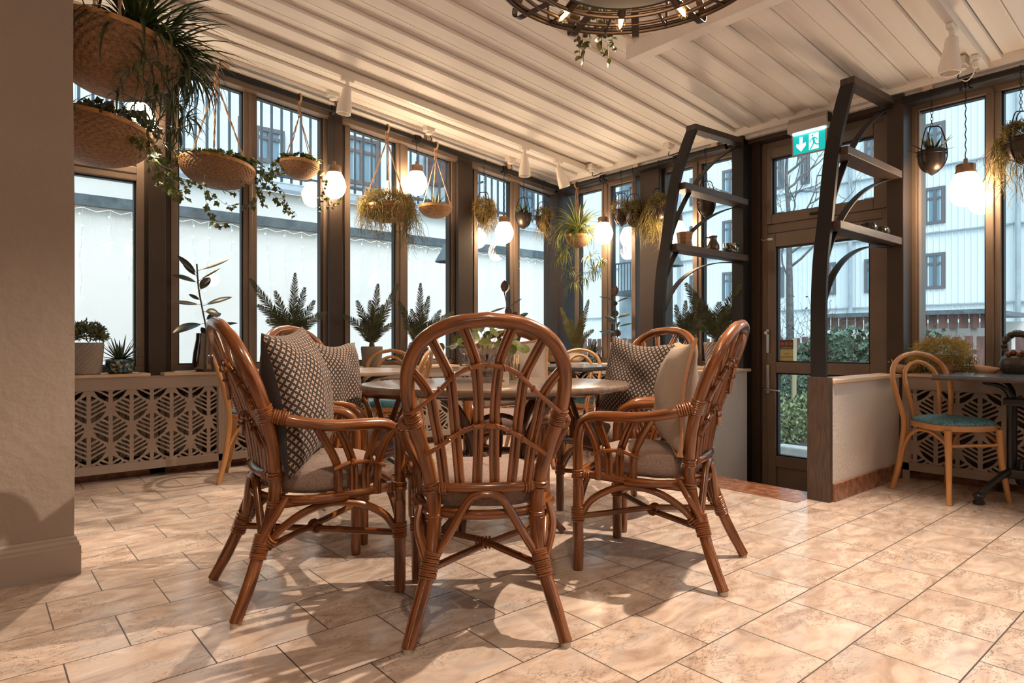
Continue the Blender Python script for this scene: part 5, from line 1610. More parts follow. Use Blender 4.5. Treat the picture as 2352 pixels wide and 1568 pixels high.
# -------- moss pots on the sills
t = thing('potted_moss', 'bushy golden moss plant in a round clay pot behind the bentwood chair', 'potted plant', (5.05, vR(2163, 5.05), SZ))
pot('pot', t, [(.001, 0), (.05, 0), (.052, .01), (.085, .035), (.085, .06), (.066, .075), (.075, .10), (.08, .135), (.072, .135), (.001, .12)], M_TERRA)
m = MB(); moss(m, (0, .0, .15), (.15, .17, .10), 1500, [((0, .16, -.04), .14, 60, .05), ((-.02, -.15, -.04), .14, 50, .05), ((-.06, .02, -.06), .10, 30, .05)], random.Random(88), .08, .002); m.build('moss', M_MOSSG, t, recalc=False)
t = thing('potted_moss', 'small golden moss ball in a clay pot right of the foreground chair hoop', 'potted plant', (uL(1268, 5.17), 5.17, SZ))
pot('pot', t, [(.001, 0), (.045, 0), (.06, .04), (.062, .08), (.054, .08), (.001, .07)], M_TERRA)
m = MB(); moss(m, (0, 0, .12), (.07, .07, .08), 420, [], random.Random(89), .06); m.build('moss', M_MOSSG, t, recalc=False)
# ================================================================ ceiling fittings, sign, shelves, small things
M_WPAINT = mat('white enamel', (.78, .72, .66), .25)
M_PLAST = mat('off white plastic', (.74, .68, .62), .4)
# -------- tracks and spotlights
TV, TVR = 4.52, 1.163
m = MB(); a = (-.5, TV, CZ(-.5) - .022); b = (4.92, TV, CZ(4.92) - .022); m.bar(a, b, .045, .05); m.bar((-.5, TV - .018, CZ(-.5) - .048), (4.92, TV - .018, CZ(4.92) - .048), .006, .006)
tag(m.build('light_track', M_WPAINT), 'white lighting track along the ceiling above the left windows', 'track')
m = MB(); m.bar((2.2, TVR, CZ(2.2) - .022), (4.95, TVR, CZ(4.95) - .022), .045, .05)
tag(m.build('light_track', M_WPAINT), 'white lighting track on the ceiling at upper right', 'track')
def spot(label, u, v, d, L=.20, R=.056):
    z = CZ(u) - .045
    t = thing('spotlight', label, 'lamp', (u, v, z), 0, 'white track spotlights')
    m = MB(); m.box((-.05, -.018, -.03), (.05, .018, 0)); m.build('adapter', M_WPAINT, t, bevel=.004)
    m = MB(); m.tube([(0, 0, -.03), (0, 0, -.075)], .014, 10); m.build('stem', M_WPAINT, t, smooth=True)
    q = Vector(d).normalized().to_track_quat('-Z', 'Y').to_matrix().to_4x4()
    M = Matrix.Translation((0, 0, -.075)) @ q
    m = MB(); m.lathe([(.012, .012), (.03, .002), (.034, -.02), (.036, -.05), (.046, -.10), (R, -.15), (R, -L), (R - .006, -L), (R - .008, -L + .05), (.001, -L + .055)], 22, cap=False, M=M); m.build('shade', M_WPAINT, t, smooth=True, angle=50)
    return t
def on_ceiling(x, y, v):
    d = ray(x, y); s = v / d.y
    return d.x * s
spot('white track spotlight behind the large spider plant', on_ceiling(412, 25, TV), TV, (-.25, -.1, -1))
spot('white track spotlight above the small ivy basket, nozzle tilted left', on_ceiling(798, 173, TV), TV, (-.12, .1, -1))
spot('white track spotlight pointing straight down, left of the pair near the corner', on_ceiling(1205, 335, TV), TV, (0, 0, -1))
spot('white track spotlight tilted right, the one nearest the corner', on_ceiling(1282, 365, TV), TV, (.35, -.15, -1))
spot('white track spotlight at upper right in front of the right windows', on_ceiling(2186, 62, TVR), TVR, (-.02, .05, -1))
m = MB(); u = on_ceiling(2240, 138, TVR); z = CZ(u) - .045
t = thing('track_feed', 'small white adapter with a cable at the end of the right track', 'adapter', (u, TVR, z))
m.box((-.03, -.018, -.03), (.03, .018, 0)); m.lathe([(.016, -.03), (.018, -.06), (.012, -.075)], 14); m.build('adapter', M_WPAINT, t, bevel=.003)
m = MB(); m.tube(spline([(0, 0, -.07), (.02, .02, -.11), (.06, .06, -.12), (.1, .1, -.09)], 5), .004, 6); m.build('cable', M_WPAINT, t)
# -------- junction boxes above the globe lamps
def jbox(label, p, wall):
    t = thing('junction_box', label, 'junction box', p, 0, 'white junction boxes for the globe lamps')
    m = MB(); m.box((-.045, -.035, -.035), (.045, .035, .02)); m.build('box', M_PLAST, t, bevel=.005)
    m = MB(); m.lathe([(.03, -.035), (.03, -.055), (.026, -.058), (.001, -.058)], 16); m.build('plug', M_PLAST, t, smooth=True)
    m = MB(); e = (.06, .07, -.085) if wall == 'L' else (.10, -.05, -.06)
    m.tube(spline([(.02, .01, -.055), (.05, .03, -.09), e], 4), .004, 6); m.build('lead', M_BLACK, t)
for x, lab, near in ((765, 'junction box on the sloping ceiling above the small ivy basket', 0), (985, 'junction box above the basket of curly moss', 0), (1172, 'junction box left of the pair of track spotlights', 0)):
    p = onY(x, 300, 4.96); jbox('white ' + lab, (p.x, 4.96, CZ(p.x)), 'L')
for x, lab in ((1360, 'junction box in the corner above the spider plant'), (1536, 'junction box left of the left black bent post'), (2208, 'junction box behind the right track spotlight')):
    p = onX(x, 300, 4.85); jbox('white ' + lab, (4.85, p.y, CZ(4.85)), 'R')

# -------- chandelier
M_CHAND = mat('bronze black chandelier steel', (.05, .034, .026), .35, metal=.6)
M_BAND = mat('satin black steel band', (.012, .013, .014), .38)
M_BULB = mat('glowing filament bulb', (1, .8, .5), .2, emis=(1, .55, .2), estr=45)
M_AMBER = glass_mat('clear bulb glass', (1, .93, .8), .06)
CR = .45
cz0 = 2.16
cc = cam2w(.385, 2.05, cz0)
ch = thing('chandelier', 'round open bronze black cage chandelier with glowing bulbs', 'lamp', cc)
def circ(r, z, n=64):
    return [(r * cos(2 * pi * k / n), r * sin(2 * pi * k / n), z) for k in range(n)]
for r, z, w in ((CR, 0, .008), (CR - .012, .006, .006), (.39, .0, .007), (.33, .0, .0075), (CR + .012, .085, .0065), (CR + .012, .20, .0065), (CR + .005, .32, .009)):
    m = MB(); m.tube(circ(r, z), w, 8, closed=True); m.build('ring', M_CHAND, ch, smooth=True)
m = MB(); m.lathe([(.262, -.002), (.275, -.002), (.275, .036), (.262, .036), (.262, -.002)], 64, cap=False); m.build('band', M_BAND, ch, smooth=True)
for k in range(12):
    a = 2 * pi * k / 12 + .13; e = Vector((cos(a), sin(a), 0)); s = Vector((-sin(a), cos(a), 0))
    m = MB(); P = spline([e * .31 + Vector((0, 0, .002)), e * .38 - Vector((0, 0, .002)), e * (CR - .01) - Vector((0, 0, .004)), e * (CR + .045) + Vector((0, 0, -.002)), e * (CR + .055) + Vector((0, 0, .03)), e * (CR + .018) + Vector((0, 0, .085)), e * (CR + .014) + Vector((0, 0, .2)), e * (CR + .006) + Vector((0, 0, .32))], 5)
    m.tube(P, 1, closed=False, flat=(.026, .003), up=None if False else None)
    m.build('strap', M_CHAND, ch)
    a2 = a + pi / 12; e = Vector((cos(a2), sin(a2), 0))
    m = MB(); m.tube([e * .33, e * CR, e * (CR + .012) + Vector((0, 0, .085)), e * (CR + .005) + Vector((0, 0, .32))], .0055, 6); m.build('rod', M_CHAND, ch)
for k in range(10):
    a = 2 * pi * k / 10 + atan2(A0, A1) - .07; e = Vector((cos(a), sin(a), 0)); dn = (e * .85 + Vector((0, 0, -.28))).normalized()
    p0 = e * .268 + Vector((0, 0, .028))
    m = MB(); m.tube([p0, p0 + dn * .065], .017, 12); so = m.build('socket', M_CHAND, ch, smooth=True)
    m = MB(); m.tube([p0 + dn * .065, p0 + dn * .078, p0 + dn * .12], [.009, .0105, .006], 10); m.build('filament', M_BULB, so, smooth=True)
    m = MB(); m.tube([p0 + dn * .065, p0 + dn * .075, p0 + dn * .105, p0 + dn * .13, p0 + dn * .138], [.012, .018, .02, .014, .004], 14); m.build('bulb_glass', M_AMBER, so, smooth=True)
for k in range(3):
    a = 2 * pi * k / 3 + 1.2; e = Vector((cos(a), sin(a), 0))
    m = MB(); m.tube([e * .27 + Vector((0, 0, .05)), Vector((0, 0, CZ(cc.x) - cz0 - .02))], .004, 6); m.build('suspension_rod', M_CHAND, ch)
    m = MB(); m.tube([e * .27 + Vector((0, 0, .03)), e * .45 + Vector((0, 0, .32))], .005, 6); m.build('rod', M_CHAND, ch)
m = MB(); zc = CZ(cc.x) - cz0; m.lathe([(.001, zc - .03), (.06, zc - .03), (.06, zc)], 20); m.build('canopy', M_CHAND, ch)
for k in range(0, 10, 2):
    pass
lamp('chandelier_glow', 'POINT', (cc.x, cc.y, cz0 - .02), 14, WARM, .12)
# vine hanging in it
vc = cam2w(.33, 2.42, 2.47)
vn = thing('hanging_vine', 'leafy vine strands trailing down through the chandelier', 'plant', vc)
rnd = random.Random(15); VL_ = mat('olive vine leaf', (.065, .072, .014), .4, vary=.45, vscale=12)
for i, (x, y, D) in enumerate(((1332, 128, 2.60), (1340, 142, 2.6), (1356, 105, 2.58), (1372, 98, 2.56), (1384, 118, 2.6), (1398, 143, 2.62), (1408, 112, 2.6), (1392, 60, 2.55), (1350, 60, 2.56), (1322, 70, 2.56))):
    e = atD(x, y, D) - vc
    P = spline([Vector((rnd.uniform(-.05, .05), rnd.uniform(-.05, .05), 0)), Vector((e.x * .6 + rnd.uniform(-.02, .02), e.y * .6, -.12)), Vector((e.x * 1.0 + rnd.uniform(-.012, .012), e.y, e.z * .5 - .06)), e], 7)
    s = MB(); s.tube(P, .0014, 4); so = s.build('vine_stem', M_STEM, vn)
    l = MB(); acc = 0
    for a, b in zip(P, P[1:]):
        acc += (b - a).length
        while acc > .017:
            acc -= .017
            d = Vector((rnd.uniform(-1, 1), rnd.uniform(-1, 1), rnd.uniform(-1, .1)))
            l.leaf(b, d, Vector((-A1, -A0, .2)) + rv(rnd, .6), rnd.uniform(.02, .038), .0095, bend=.4, fold=.25, n=5, shape=oval)
    l.build('leaves', VL_, so, recalc=False)

# -------- exit sign
M_GREEN = mat('backlit green sign face', (.0, .35, .33), .4, emis=(.0, .50, .50), estr=.85)
M_SIGNW = mat('backlit white pictogram', (.9, .9, .9), .4, emis=(.75, 1, 1), estr=1.0)
M_LED = mat('sign light strip', (.9, 1, 1), .4, emis=(.55, .95, 1), estr=5)
M_GREY = mat('grey aluminium housing', (.40, .35, .32), .4, metal=.2)
SU = 4.93
tl = onX(1823, 317, SU); br = onX(1896, 342, SU)
W_ = tl.y - br.y; zt = onX(1860, 306, SU).z; zb_ = onX(1860, 349, SU).z; H_ = zt - zb_; ym = (tl.y + br.y) / 2
sg = thing('exit_sign', 'green lit emergency exit sign with arrow and running figure over the garden door', 'sign', (SU, ym, zb_))
m = MB(); m.box((-.004, -W_ / 2 - .012, -.012), (.004, W_ / 2 + .012, H_ + .012)); m.build('face_frame', M_GREY, sg)
m = MB(); m.box((-.0055, -W_ / 2, 0), (-.004, W_ / 2, H_)); m.build('green_face', M_GREEN, sg)
def S2(x, z, d=-.0062):    # sign coords: x 0..1 from the left as seen from the room, z 0..1
    return Vector((d, W_ / 2 - x * W_, z * H_))
def flat(polys, name, m_, d):
    b = MB()
    for p in polys:
        b.poly([S2(x, z, d) for x, z in p])
    return b.build(name, m_, sg, recalc=False)
flat([[(.20, .90), (.30, .90), (.30, .50), (.40, .58), (.40, .40), (.25, .12), (.10, .40), (.10, .58), (.20, .50)]], 'arrow', M_SIGNW, -.0062)
flat([[(.50, .10), (.80, .10), (.80, .95), (.50, .95)]], 'doorway', M_SIGNW, -.0062)
def limb(p, q, w):
    dx, dz = q[0] - p[0], (q[1] - p[1]) * H_ / W_; L = sqrt(dx * dx + dz * dz); nx, nz = -dz / L * w, dx / L * w * W_ / H_
    return [(p[0] + nx, p[1] + nz), (p[0] - nx, p[1] - nz), (q[0] - nx, q[1] - nz), (q[0] + nx, q[1] + nz)]
head = [(.61 + .032 * cos(2 * pi * k / 14), .83 + .032 * W_ / H_ * sin(2 * pi * k / 14)) for k in range(14)]
flat([head, limb((.635, .74), (.665, .45), .035), limb((.64, .72), (.545, .60), .017), limb((.545, .60), (.53, .50), .016), limb((.65, .72), (.73, .66), .017), limb((.73, .66), (.77, .56), .016), limb((.66, .46), (.735, .33), .022), limb((.735, .33), (.86, .31), .019), limb((.655, .46), (.61, .30), .022), limb((.61, .30), (.545, .12), .02)], 'running_figure', M_GREEN, -.0068)
m = MB(); m.prism([(-.045, H_ + .02), (.05, H_ + .02), (.05, H_ + .135), (-.02, H_ + .135), (-.055, H_ + .09)], -W_ / 2 - .03, W_ / 2 + .03, Matrix(((1, 0, 0, 0), (0, 0, 1, 0), (0, 1, 0, 0), (0, 0, 0, 1)))); m.build('housing', M_GREY, sg, bevel=.004)
m = MB(); m.box((-.02, -W_ / 2, H_ + .008), (.02, W_ / 2, H_ + .02)); m.build('light_strip', M_LED, sg)
m = MB(); m.box((-.03, -W_ / 2 - .036, H_ + .05), (.03, -W_ / 2 - .029, H_ + .12)); m.build('end_cap', M_BLACK, sg)

# -------- bent steel shelf units on the half walls
def shelf_unit(label, vc, s_):
    t = thing('steel_shelf', label, 'shelf unit', (3.90, vc, .742))
    O = Vector((3.90, vc, .742))
    path = spline([(3.89, 0, .742), (3.89, 0, 1.15), (3.918, 0, 1.45), (3.974, 0, 1.68), (4.078, 0, 2.14), (4.21, 0, 2.43), (4.325, 0, 2.64)], 6)
    m = MB(); P = [p - Vector((3.90, 0, .742)) for p in path]
    m.tube(P, 1, flat=(.088, .028), up=(1, 0, 0)); m.build('bent_post', M_BLACK, t)
    m = MB(); m.bar((4.29 - 3.90, 0, 2.625 - .742), (5.03 - 3.90, 0, 2.655 - .742), .09, .045); m.build('top_bar', M_OAKD, t, bevel=.003)
    m = MB(); m.box((.085, -.085, 1.635 - .742), (1.10, .044, 1.685 - .742)); m.build('shelf_board', M_OAKSH, t, bevel=.003)
    m = MB(); m.box((.192, -.085, 2.105 - .742), (1.10, .044, 2.155 - .742)); m.build('shelf_board', M_OAKSH, t, bevel=.003)
    for p0, c, p1 in (((3.93, 1.16), (4.12, 1.60), (4.97, 1.625)), ((3.945, 1.40), (4.20, 1.92), (4.97, 2.10)), ((3.99, 1.66), (4.25, 2.30), (4.99, 2.62))):
        Q = []
        for i in range(22):
            k = i / 21
            Q.append(((1 - k) ** 2 * p0[0] + 2 * k * (1 - k) * c[0] + k * k * p1[0] - 3.90, 0, (1 - k) ** 2 * p0[1] + 2 * k * (1 - k) * c[1] + k * k * p1[1] - .742))
        m = MB(); m.tube(Q, 1, flat=(.045, .008), up=(0, 0, 1)); m.build('arched_brace', M_BLACK, t)
    return t
shelf_unit('black bent steel post with two dark shelves right of the garden door', 1.738, 1)
shelf_unit('black bent steel post with two dark shelves left of the garden door', 2.905, 1)
ZS = 1.686
def shelf_u(x, v):
    return onY(x, HY, v).x
# glass bowls on the right shelf
M_RIBG = mat('ribbed smoke glass', (.07, .06, .055), .12, metal=.75)
for x, lab in ((1994, 'left of two ribbed smoke glass votives on the right hand shelf'), (2024, 'right of two ribbed smoke glass votives on the right hand shelf')):
    m = MB(); m.lathe([(.001, 0), (.035, 0), (.05, .015), (.053, .035), (.046, .058), (.038, .066), (.034, .066), (.04, .05), (.001, .015)], 48, cap=False, fn=lambda a, z: 1 + .035 * cos(16 * a))
    o = m.build('votive', M_RIBG, loc=(shelf_u(x, 1.735), 1.735, ZS), smooth=True); tag(o, lab, 'votive')
# left shelf
m = MB(); m.lathe([(.001, 0), (.05, 0), (.056, .05), (.064, .11), (.058, .11), (.05, .05), (.001, .02)], 8, cap=False); o = m.build('wooden_pot', M_WOODP, loc=(shelf_u(1572, 2.9), 2.9, ZS)); tag(o, 'faceted wooden pot on the left shelf behind the bent post', 'pot')
t = thing('jug', 'small dark metal jug with a handle on the left shelf', 'jug', (shelf_u(1638, 2.9), 2.9, ZS))
M_PEWT = mat('dark pewter', (.11, .085, .07), .35, metal=.8)
m = MB(); m.lathe([(.001, 0), (.04, 0), (.05, .02), (.048, .05), (.03, .085), (.026, .105), (.034, .125), (.029, .125), (.022, .105), (.001, .09)], 22, cap=False); m.build('body', M_PEWT, t, smooth=True)
hd = Vector((-A0, A1, 0))
m = MB(); m.tube(spline([hd * .028 + Vector((0, 0, .11)), hd * .06 + Vector((0, 0, .112)), hd * .072 + Vector((0, 0, .075)), hd * .047 + Vector((0, 0, .035))], 5), .005, 7); m.build('handle', M_PEWT, t, smooth=True)
m = MB(); m.lathe([(.001, 0), (.05, 0), (.066, .02), (.07, .05), (.066, .088), (.06, .088), (.064, .05), (.001, .02)], 30, cap=False); o = m.build('mosaic_bowl', M_MOSA, loc=(shelf_u(1679, 2.9), 2.9, ZS), smooth=True); tag(o, 'turquoise mosaic bowl on the left shelf right of the jug', 'bowl')

# -------- clay birds
def bird(label, p, rz, s=1.0):
    m = MB(); rnd = random.Random(3)
    rings = []
    for x, z, ry, rz_ in ((-.115, .062, .004, .004), (-.10, .058, .014, .006), (-.06, .045, .03, .022), (-.02, .04, .042, .036), (.025, .042, .042, .038), (.05, .055, .034, .034), (.062, .075, .026, .024), (.068, .093, .026, .022), (.075, .108, .022, .016), (.078, .118, .008, .004)):
        rings.append([m.bm.verts.new((x + (.0), ry * cos(2 * pi * k / 14), z + rz_ * sin(2 * pi * k / 14))) for k in range(14)])
    for a, b in zip(rings, rings[1:]):
        for k in range(14):
            m.bm.faces.new((a[k], a[(k + 1) % 14], b[(k + 1) % 14], b[k]))
    m.bm.faces.new(rings[0]); m.bm.faces.new(rings[-1])
    t = thing('clay_bird', label, 'figurine', p, rz, 'clay birds on the sills'); t.scale = (s, s, s)
    m.build('body', M_TERRA, t, smooth='all')
    m = MB(); m.lathe([(.011, 0), (.006, .008), (.0005, .016)], 8, M=Matrix.Translation((.09, 0, .097)) @ Matrix.Rotation(pi / 2, 4, 'Y')); m.build('beak', M_TERRA, t)
    return t
bird('clay bird on the left sill between two palms', (uL(926, 5.12), 5.12, SZ - .004), -.5, .8)
bird('clay bird left of the golden moss pot, partly behind the bentwood hoop', (5.0, vR(2072, 5.0), SZ - .004), pi / 2 + .3, .85)
bird('clay bird right of the golden moss pot on the right sill', (5.02, vR(2262, 5.02), SZ - .004), pi / 2, .9)

# -------- berry sculpture at far right
sc_ = thing('wreath_vase', 'dark ceramic vase with a wreath handle and brown berries at the right edge', 'ornament', (5.04, vR(2338, 5.04), SZ - .003))
M_SCU = mat('dark glazed ceramic', (.035, .024, .018), .3, vary=.5, vscale=30, bump=.4, bscale=60)
m = MB(); m.lathe([(.001, 0), (.05, 0), (.085, .03), (.098, .075), (.088, .12), (.055, .15), (.04, .155), (.001, .15)], 26, cap=False); m.build('body', M_SCU, sc_, smooth=True)
rnd = random.Random(12)
m = MB()
for k in range(30):
    a = 2 * pi * k / 30
    m.ball((rnd.uniform(-.01, .01), .068 * cos(a), .20 + .075 * sin(a)), rnd.uniform(.016, .026), 8, 5)
m.build('wreath', M_SCU, sc_, smooth='all')
M_BER = mat('brown berry glaze', (.15, .045, .022), .2)
for k in range(4):
    m = MB(); m.ball((-.06, .036 - .026 * k, .145 + .014 * (k % 2)), .017, 12, 8); m.build('berry', M_BER, sc_, smooth='all')

# -------- on the oval table
bw = thing('crystal_bowl', 'cut crystal footed bowl with a round leaved plant on the oval table', 'potted plant', cam2w(-.128, 3.42, .7405))
M_CRY = glass_mat('cut crystal', (.80, .77, .73), .30)
m = MB(); m.lathe([(.001, 0), (.085, 0), (.085, .008), (.05, .02), (.038, .035), (.06, .05), (.105, .075), (.13, .11), (.14, .15), (.155, .178), (.148, .178), (.13, .15), (.001, .10)], 60, cap=False, fn=lambda a, z: 1 + (.04 * abs(cos(10 * a)) if z > .02 else .03 * cos(20 * a)) + (.03 * cos(20 * a + z * 200) if .07 < z < .16 else 0)); m.build('bowl', M_CRY, bw)
m = MB(); m.lathe([(.001, .10), (.122, .145), (.115, .15), (.001, .155)], 20, cap=False); m.build('soil', M_SOIL, bw, smooth=True)
rnd = random.Random(8)
M_PIL2 = mat('round olive leaf', (.055, .065, .010), .35, vary=.35, vscale=14)
st = MB(); lf = MB(); b0 = cam2w(-.128, 3.42, .7405)
for i, (x, y, D, r) in enumerate(((1012, 799, 3.3, .034), (1042, 794, 3.35, .03), (1075, 768, 3.4, .036), (1095, 755, 3.45, .032), (1108, 752, 3.4, .035), (1128, 748, 3.5, .033), (1135, 762, 3.35, .04), (1150, 750, 3.42, .03), (1165, 757, 3.5, .034), (1178, 770, 3.4, .036), (1188, 790, 3.3, .036), (1202, 800, 3.28, .044), (1175, 803, 3.25, .034), (1115, 785, 3.3, .04), (1062, 785, 3.3, .036), (1090, 775, 3.3, .04), (1050, 778, 3.5, .03), (1145, 790, 3.28, .03), (1120, 770, 3.5, .036), (1160, 775, 3.32, .03), (1082, 795, 3.28, .03))):
    p = atD(x, y, D) - b0
    s0 = Vector((rnd.uniform(-.03, .03), rnd.uniform(-.03, .03), .15))
    st.tube(spline([s0, s0 + (p - s0) * .5 + Vector((0, 0, .03)), p], 5), .0018, 4)
    n = (Vector((-A1 * .55, -A0 * .55, .7)) + rv(rnd, .55)).normalized(); a = n.orthogonal().normalized(); b = n.cross(a)
    c = lf.bm.verts.new(p - n * r * .15); vs = [lf.bm.verts.new(p + (a * cos(2 * pi * k / 16) + b * sin(2 * pi * k / 16) * .92) * r * .85) for k in range(16)]
    for k in range(16):
        lf.bm.faces.new((c, vs[k], vs[(k + 1) % 16]))
st.build('stem', mat('pale green stem', (.22, .2, .06), .5), bw); lf.build('foliage', M_PIL2, bw, smooth='all', recalc=False)
tg = thing('stick_glass', 'small glass of wooden sticks right of the crystal bowl', 'glass', cam2w(.012, 3.40, .7405))
m = MB(); m.lathe([(.001, 0), (.027, 0), (.03, .095), (.028, .095), (.025, .006), (.001, .006)], 20, cap=False); m.build('tumbler', glass_mat('tumbler glass', (.9, .88, .84), .12), tg, smooth=True)
M_STICK = mat('pale wooden stick', (.55, .36, .2), .6)
for k in range(9):
    m = MB(); a = k * 2 * pi / 9; m.bar((.014 * cos(a), .014 * sin(a), .008), (.022 * cos(a + .5), .022 * sin(a + .5), .125 + .01 * (k % 3)), .006, .0025); m.build('stick', M_STICK, tg)

# -------- menu cards and a napkin on the corner table
ct = cam2w(.52, 5.55)
M_CARDW = mat('white card', (.68, .62, .55), .7); M_CARDB = mat('black card', (.02, .02, .021), .6); M_CHALK = mat('chalk white print', (.75, .72, .68), .7)
p = atD(1411, 842, 5.42); p.z = .751
def card(label, p, w, h, m_, yaw, marks):
    t = thing('menu_card', label, 'menu card', p, -atan2(A1, A0) + yaw, 'menu cards on the corner table')
    b = MB(); b.box((-w / 2, -.0015, 0), (w / 2, .0015, h)); b.build('card', m_, t)
    b = MB()
    for ln in marks:
        for x0, x1, z in ln:
            b.box((x0 * w, -.0022, z * h), (x1 * w, -.0016, z * h + .004))
    b.build('print', M_CHALK if m_ is M_CARDB else M_CARDB, t)
card('white menu card standing on the corner table', p, .072, .20, M_CARDW, .1, [[(-.3, -.15, .88), (-.1, .3, .88)], [(-.3, .2, .80)], [(-.3, .1, .74)], [(-.3, .25, .5)]])
p2 = atD(1432, 842, 5.40); p2.z = .751
t = thing('menu_card', 'black menu card with white hand lettering beside the white one', 'menu card', p2, -atan2(A1, A0) - .1, 'menu cards on the corner table')
b = MB(); b.box((-.04, -.0015, 0), (.04, .0015, .20)); b.build('card', M_CARDB, t)
b = MB()
for z0, n in ((.155, 4), (.13, 3)):
    b.tube([(-.022 + .044 * i / (n * 8), -.0025, z0 + .008 * sin(i * 2 * pi / 8)) for i in range(n * 8 + 1)], .0014, 4)
b.build('lettering', M_CHALK, t)
for i in range(4):
    pp = atD(1446 + i * 4, 842, 5.44 + i * .02); pp.z = .751
    b = MB(); b.box((-.02, -.001, 0), (.02, .001, .19 - .006 * i)); o = b.build('leaflet', M_CARDW, loc=pp, rot=(0, 0, -atan2(A1, A0) - .9 + .12 * i)); tag(o, 'upright pale leaflet right of the black menu card', 'leaflet', 'leaflets in a row')
# ================================================================ outside
M_RENDER = mat('cream rendered wall', (.88, .82, .76), .85, vary=.04, vscale=1.2)
M_SLATE = mat('wet dark ledge', (.10, .12, .13), .5, vary=.3, vscale=9)
M_ZINC = mat('grey zinc flashing', (.33, .37, .40), .5, vary=.15, vscale=2)
M_RAILB = mat('blue grey railing steel', (.05, .07, .085), .5)
M_SIDE = mat('white ribbed cladding', (.70, .72, .72), .6)
M_WFR = mat('dark window timber', (.13, .12, .125), .5)
M_WFRB = mat('brown window timber', (.16, .10, .085), .5)
M_WGL = mat('dark window glass', (.17, .27, .33), .08)
M_GRND = mat('garden soil', (.06, .048, .04), .95, vary=.4, vscale=6)
M_PAVE = mat('pale grey paving', (.45, .45, .44), .85, vary=.12, vscale=3)
GZ = -.30
m = MB(); m.box((5.6, -14, GZ - .2), (60, 40, GZ)); struct(m.build('ground_garden', M_PAVE))
m = MB(); m.box((-8, 5.6, GZ - .2), (5.6, 30, GZ)); struct(m.build('ground_yard', M_PAVE))
# retaining wall on the left
t = thing('retaining_wall', 'tall cream rendered garden wall with a dark ledge outside the left windows', 'garden wall', (0, 8.3, GZ))
m = MB(); m.box((-7, 0, 0), (8.6, .5, 2.43 - GZ)); m.build('lower_face', M_RENDER, t)
m = MB(); m.box((-7, -.07, 2.43 - GZ), (8.67, .5, 2.55 - GZ)); m.build('ledge', M_SLATE, t)
m = MB(); m.box((-7, .03, 2.55 - GZ), (8.6, .5, 2.90 - GZ)); m.build('upper_face', M_RENDER, t)
m = MB(); m.prism([(-.05, 2.89 - GZ), (.5, 3.12 - GZ), (.5, 3.16 - GZ), (-.05, 2.94 - GZ)], -7, 8.66, Matrix(((0, 0, 1, 0), (1, 0, 0, 0), (0, 1, 0, 0), (0, 0, 0, 1)))); m.build('flashing', M_ZINC, t)
t = thing('railing', 'blue grey bar railing on top of the cream garden wall', 'railing', (0, 8.65, 3.13))
m = MB(); m.box((-7, -.02, 1.75), (8.6, .02, 1.80)); m.box((-7, -.02, .06), (8.6, .02, .10)); m.build('rail', M_RAILB, t)
m = MB()
u = -6.9
while u < 8.6:
    m.box((u - .014, -.012, .0), (u + .014, .012, 1.8)); u += .135
m.build('bars', M_RAILB, t)
# fairy lights on the wall
M_LEDW = mat('cool wire', (.7, .78, .8), .5); M_LEDB = mat('fairy light', (1, .9, .7), .4, emis=(1, .8, .5), estr=5)
t = thing('fairy_lights', 'icicle fairy lights hanging down the cream wall under the dark ledge', 'fairy lights', (0, 8.22, 2.42))
rnd = random.Random(77); w = MB(); b = MB()
u = -3.2; prev = None
while u < 8.4:
    L = rnd.choice((.35, .55, .75, .95)) ; P = []
    n = int(L / .06)
    x = 0
    for i in range(n + 1):
        P.append(Vector((u + x, -.01, -.03 - L * i / n))); x += rnd.uniform(-.02, .02)
    w.tube(P, .0035, 3)
    for i in range(1, n + 1, 2):
        b.ball(P[i] + Vector((rnd.uniform(-.02, .02), -.015, 0)), .0085, 6, 4)
    q = Vector((u, -.01, -.02))
    if prev:
        w.tube([prev, (prev + q) / 2 - Vector((0, 0, .035)), q], .004, 3)
    prev = q; u += rnd.uniform(.18, .26)
w.build('wire', M_LEDW, t); o = b.build('lights', M_LEDB, t); o['kind'] = 'stuff'
# cone lamps outside the windows
M_CONE = mat('blue grey enamel shade', (.10, .14, .165), .5)
def cone_lamp(label, apex, h, r, arm):
    arm = Vector(arm)
    t = thing('cone_lamp', label, 'outdoor lamp', apex, 0, 'conical garden lamps')
    m = MB(); m.lathe([(.02, 0), (.045, -.02), (r, -h), (r - .01, -h), (.04, -.03)], 28, cap=False); m.build('shade', M_CONE, t, smooth=True, angle=50)
    m = MB(); m.tube([(0, 0, -.01), (0, 0, .5), arm * .1 + Vector((0, 0, .55)), arm + Vector((0, 0, .55))], .012, 8); m.build('wall_arm', M_CONE, t)
cone_lamp('blue grey conical lamp outside, left of the post at the fourth window', onY(1032, 553, 6.0), .24, .165, (0, -.62, 0))
cone_lamp('blue grey conical lamp outside behind the left bent post', onX(1540, 566, 6.0), .22, .145, (-.7, 0, 0))
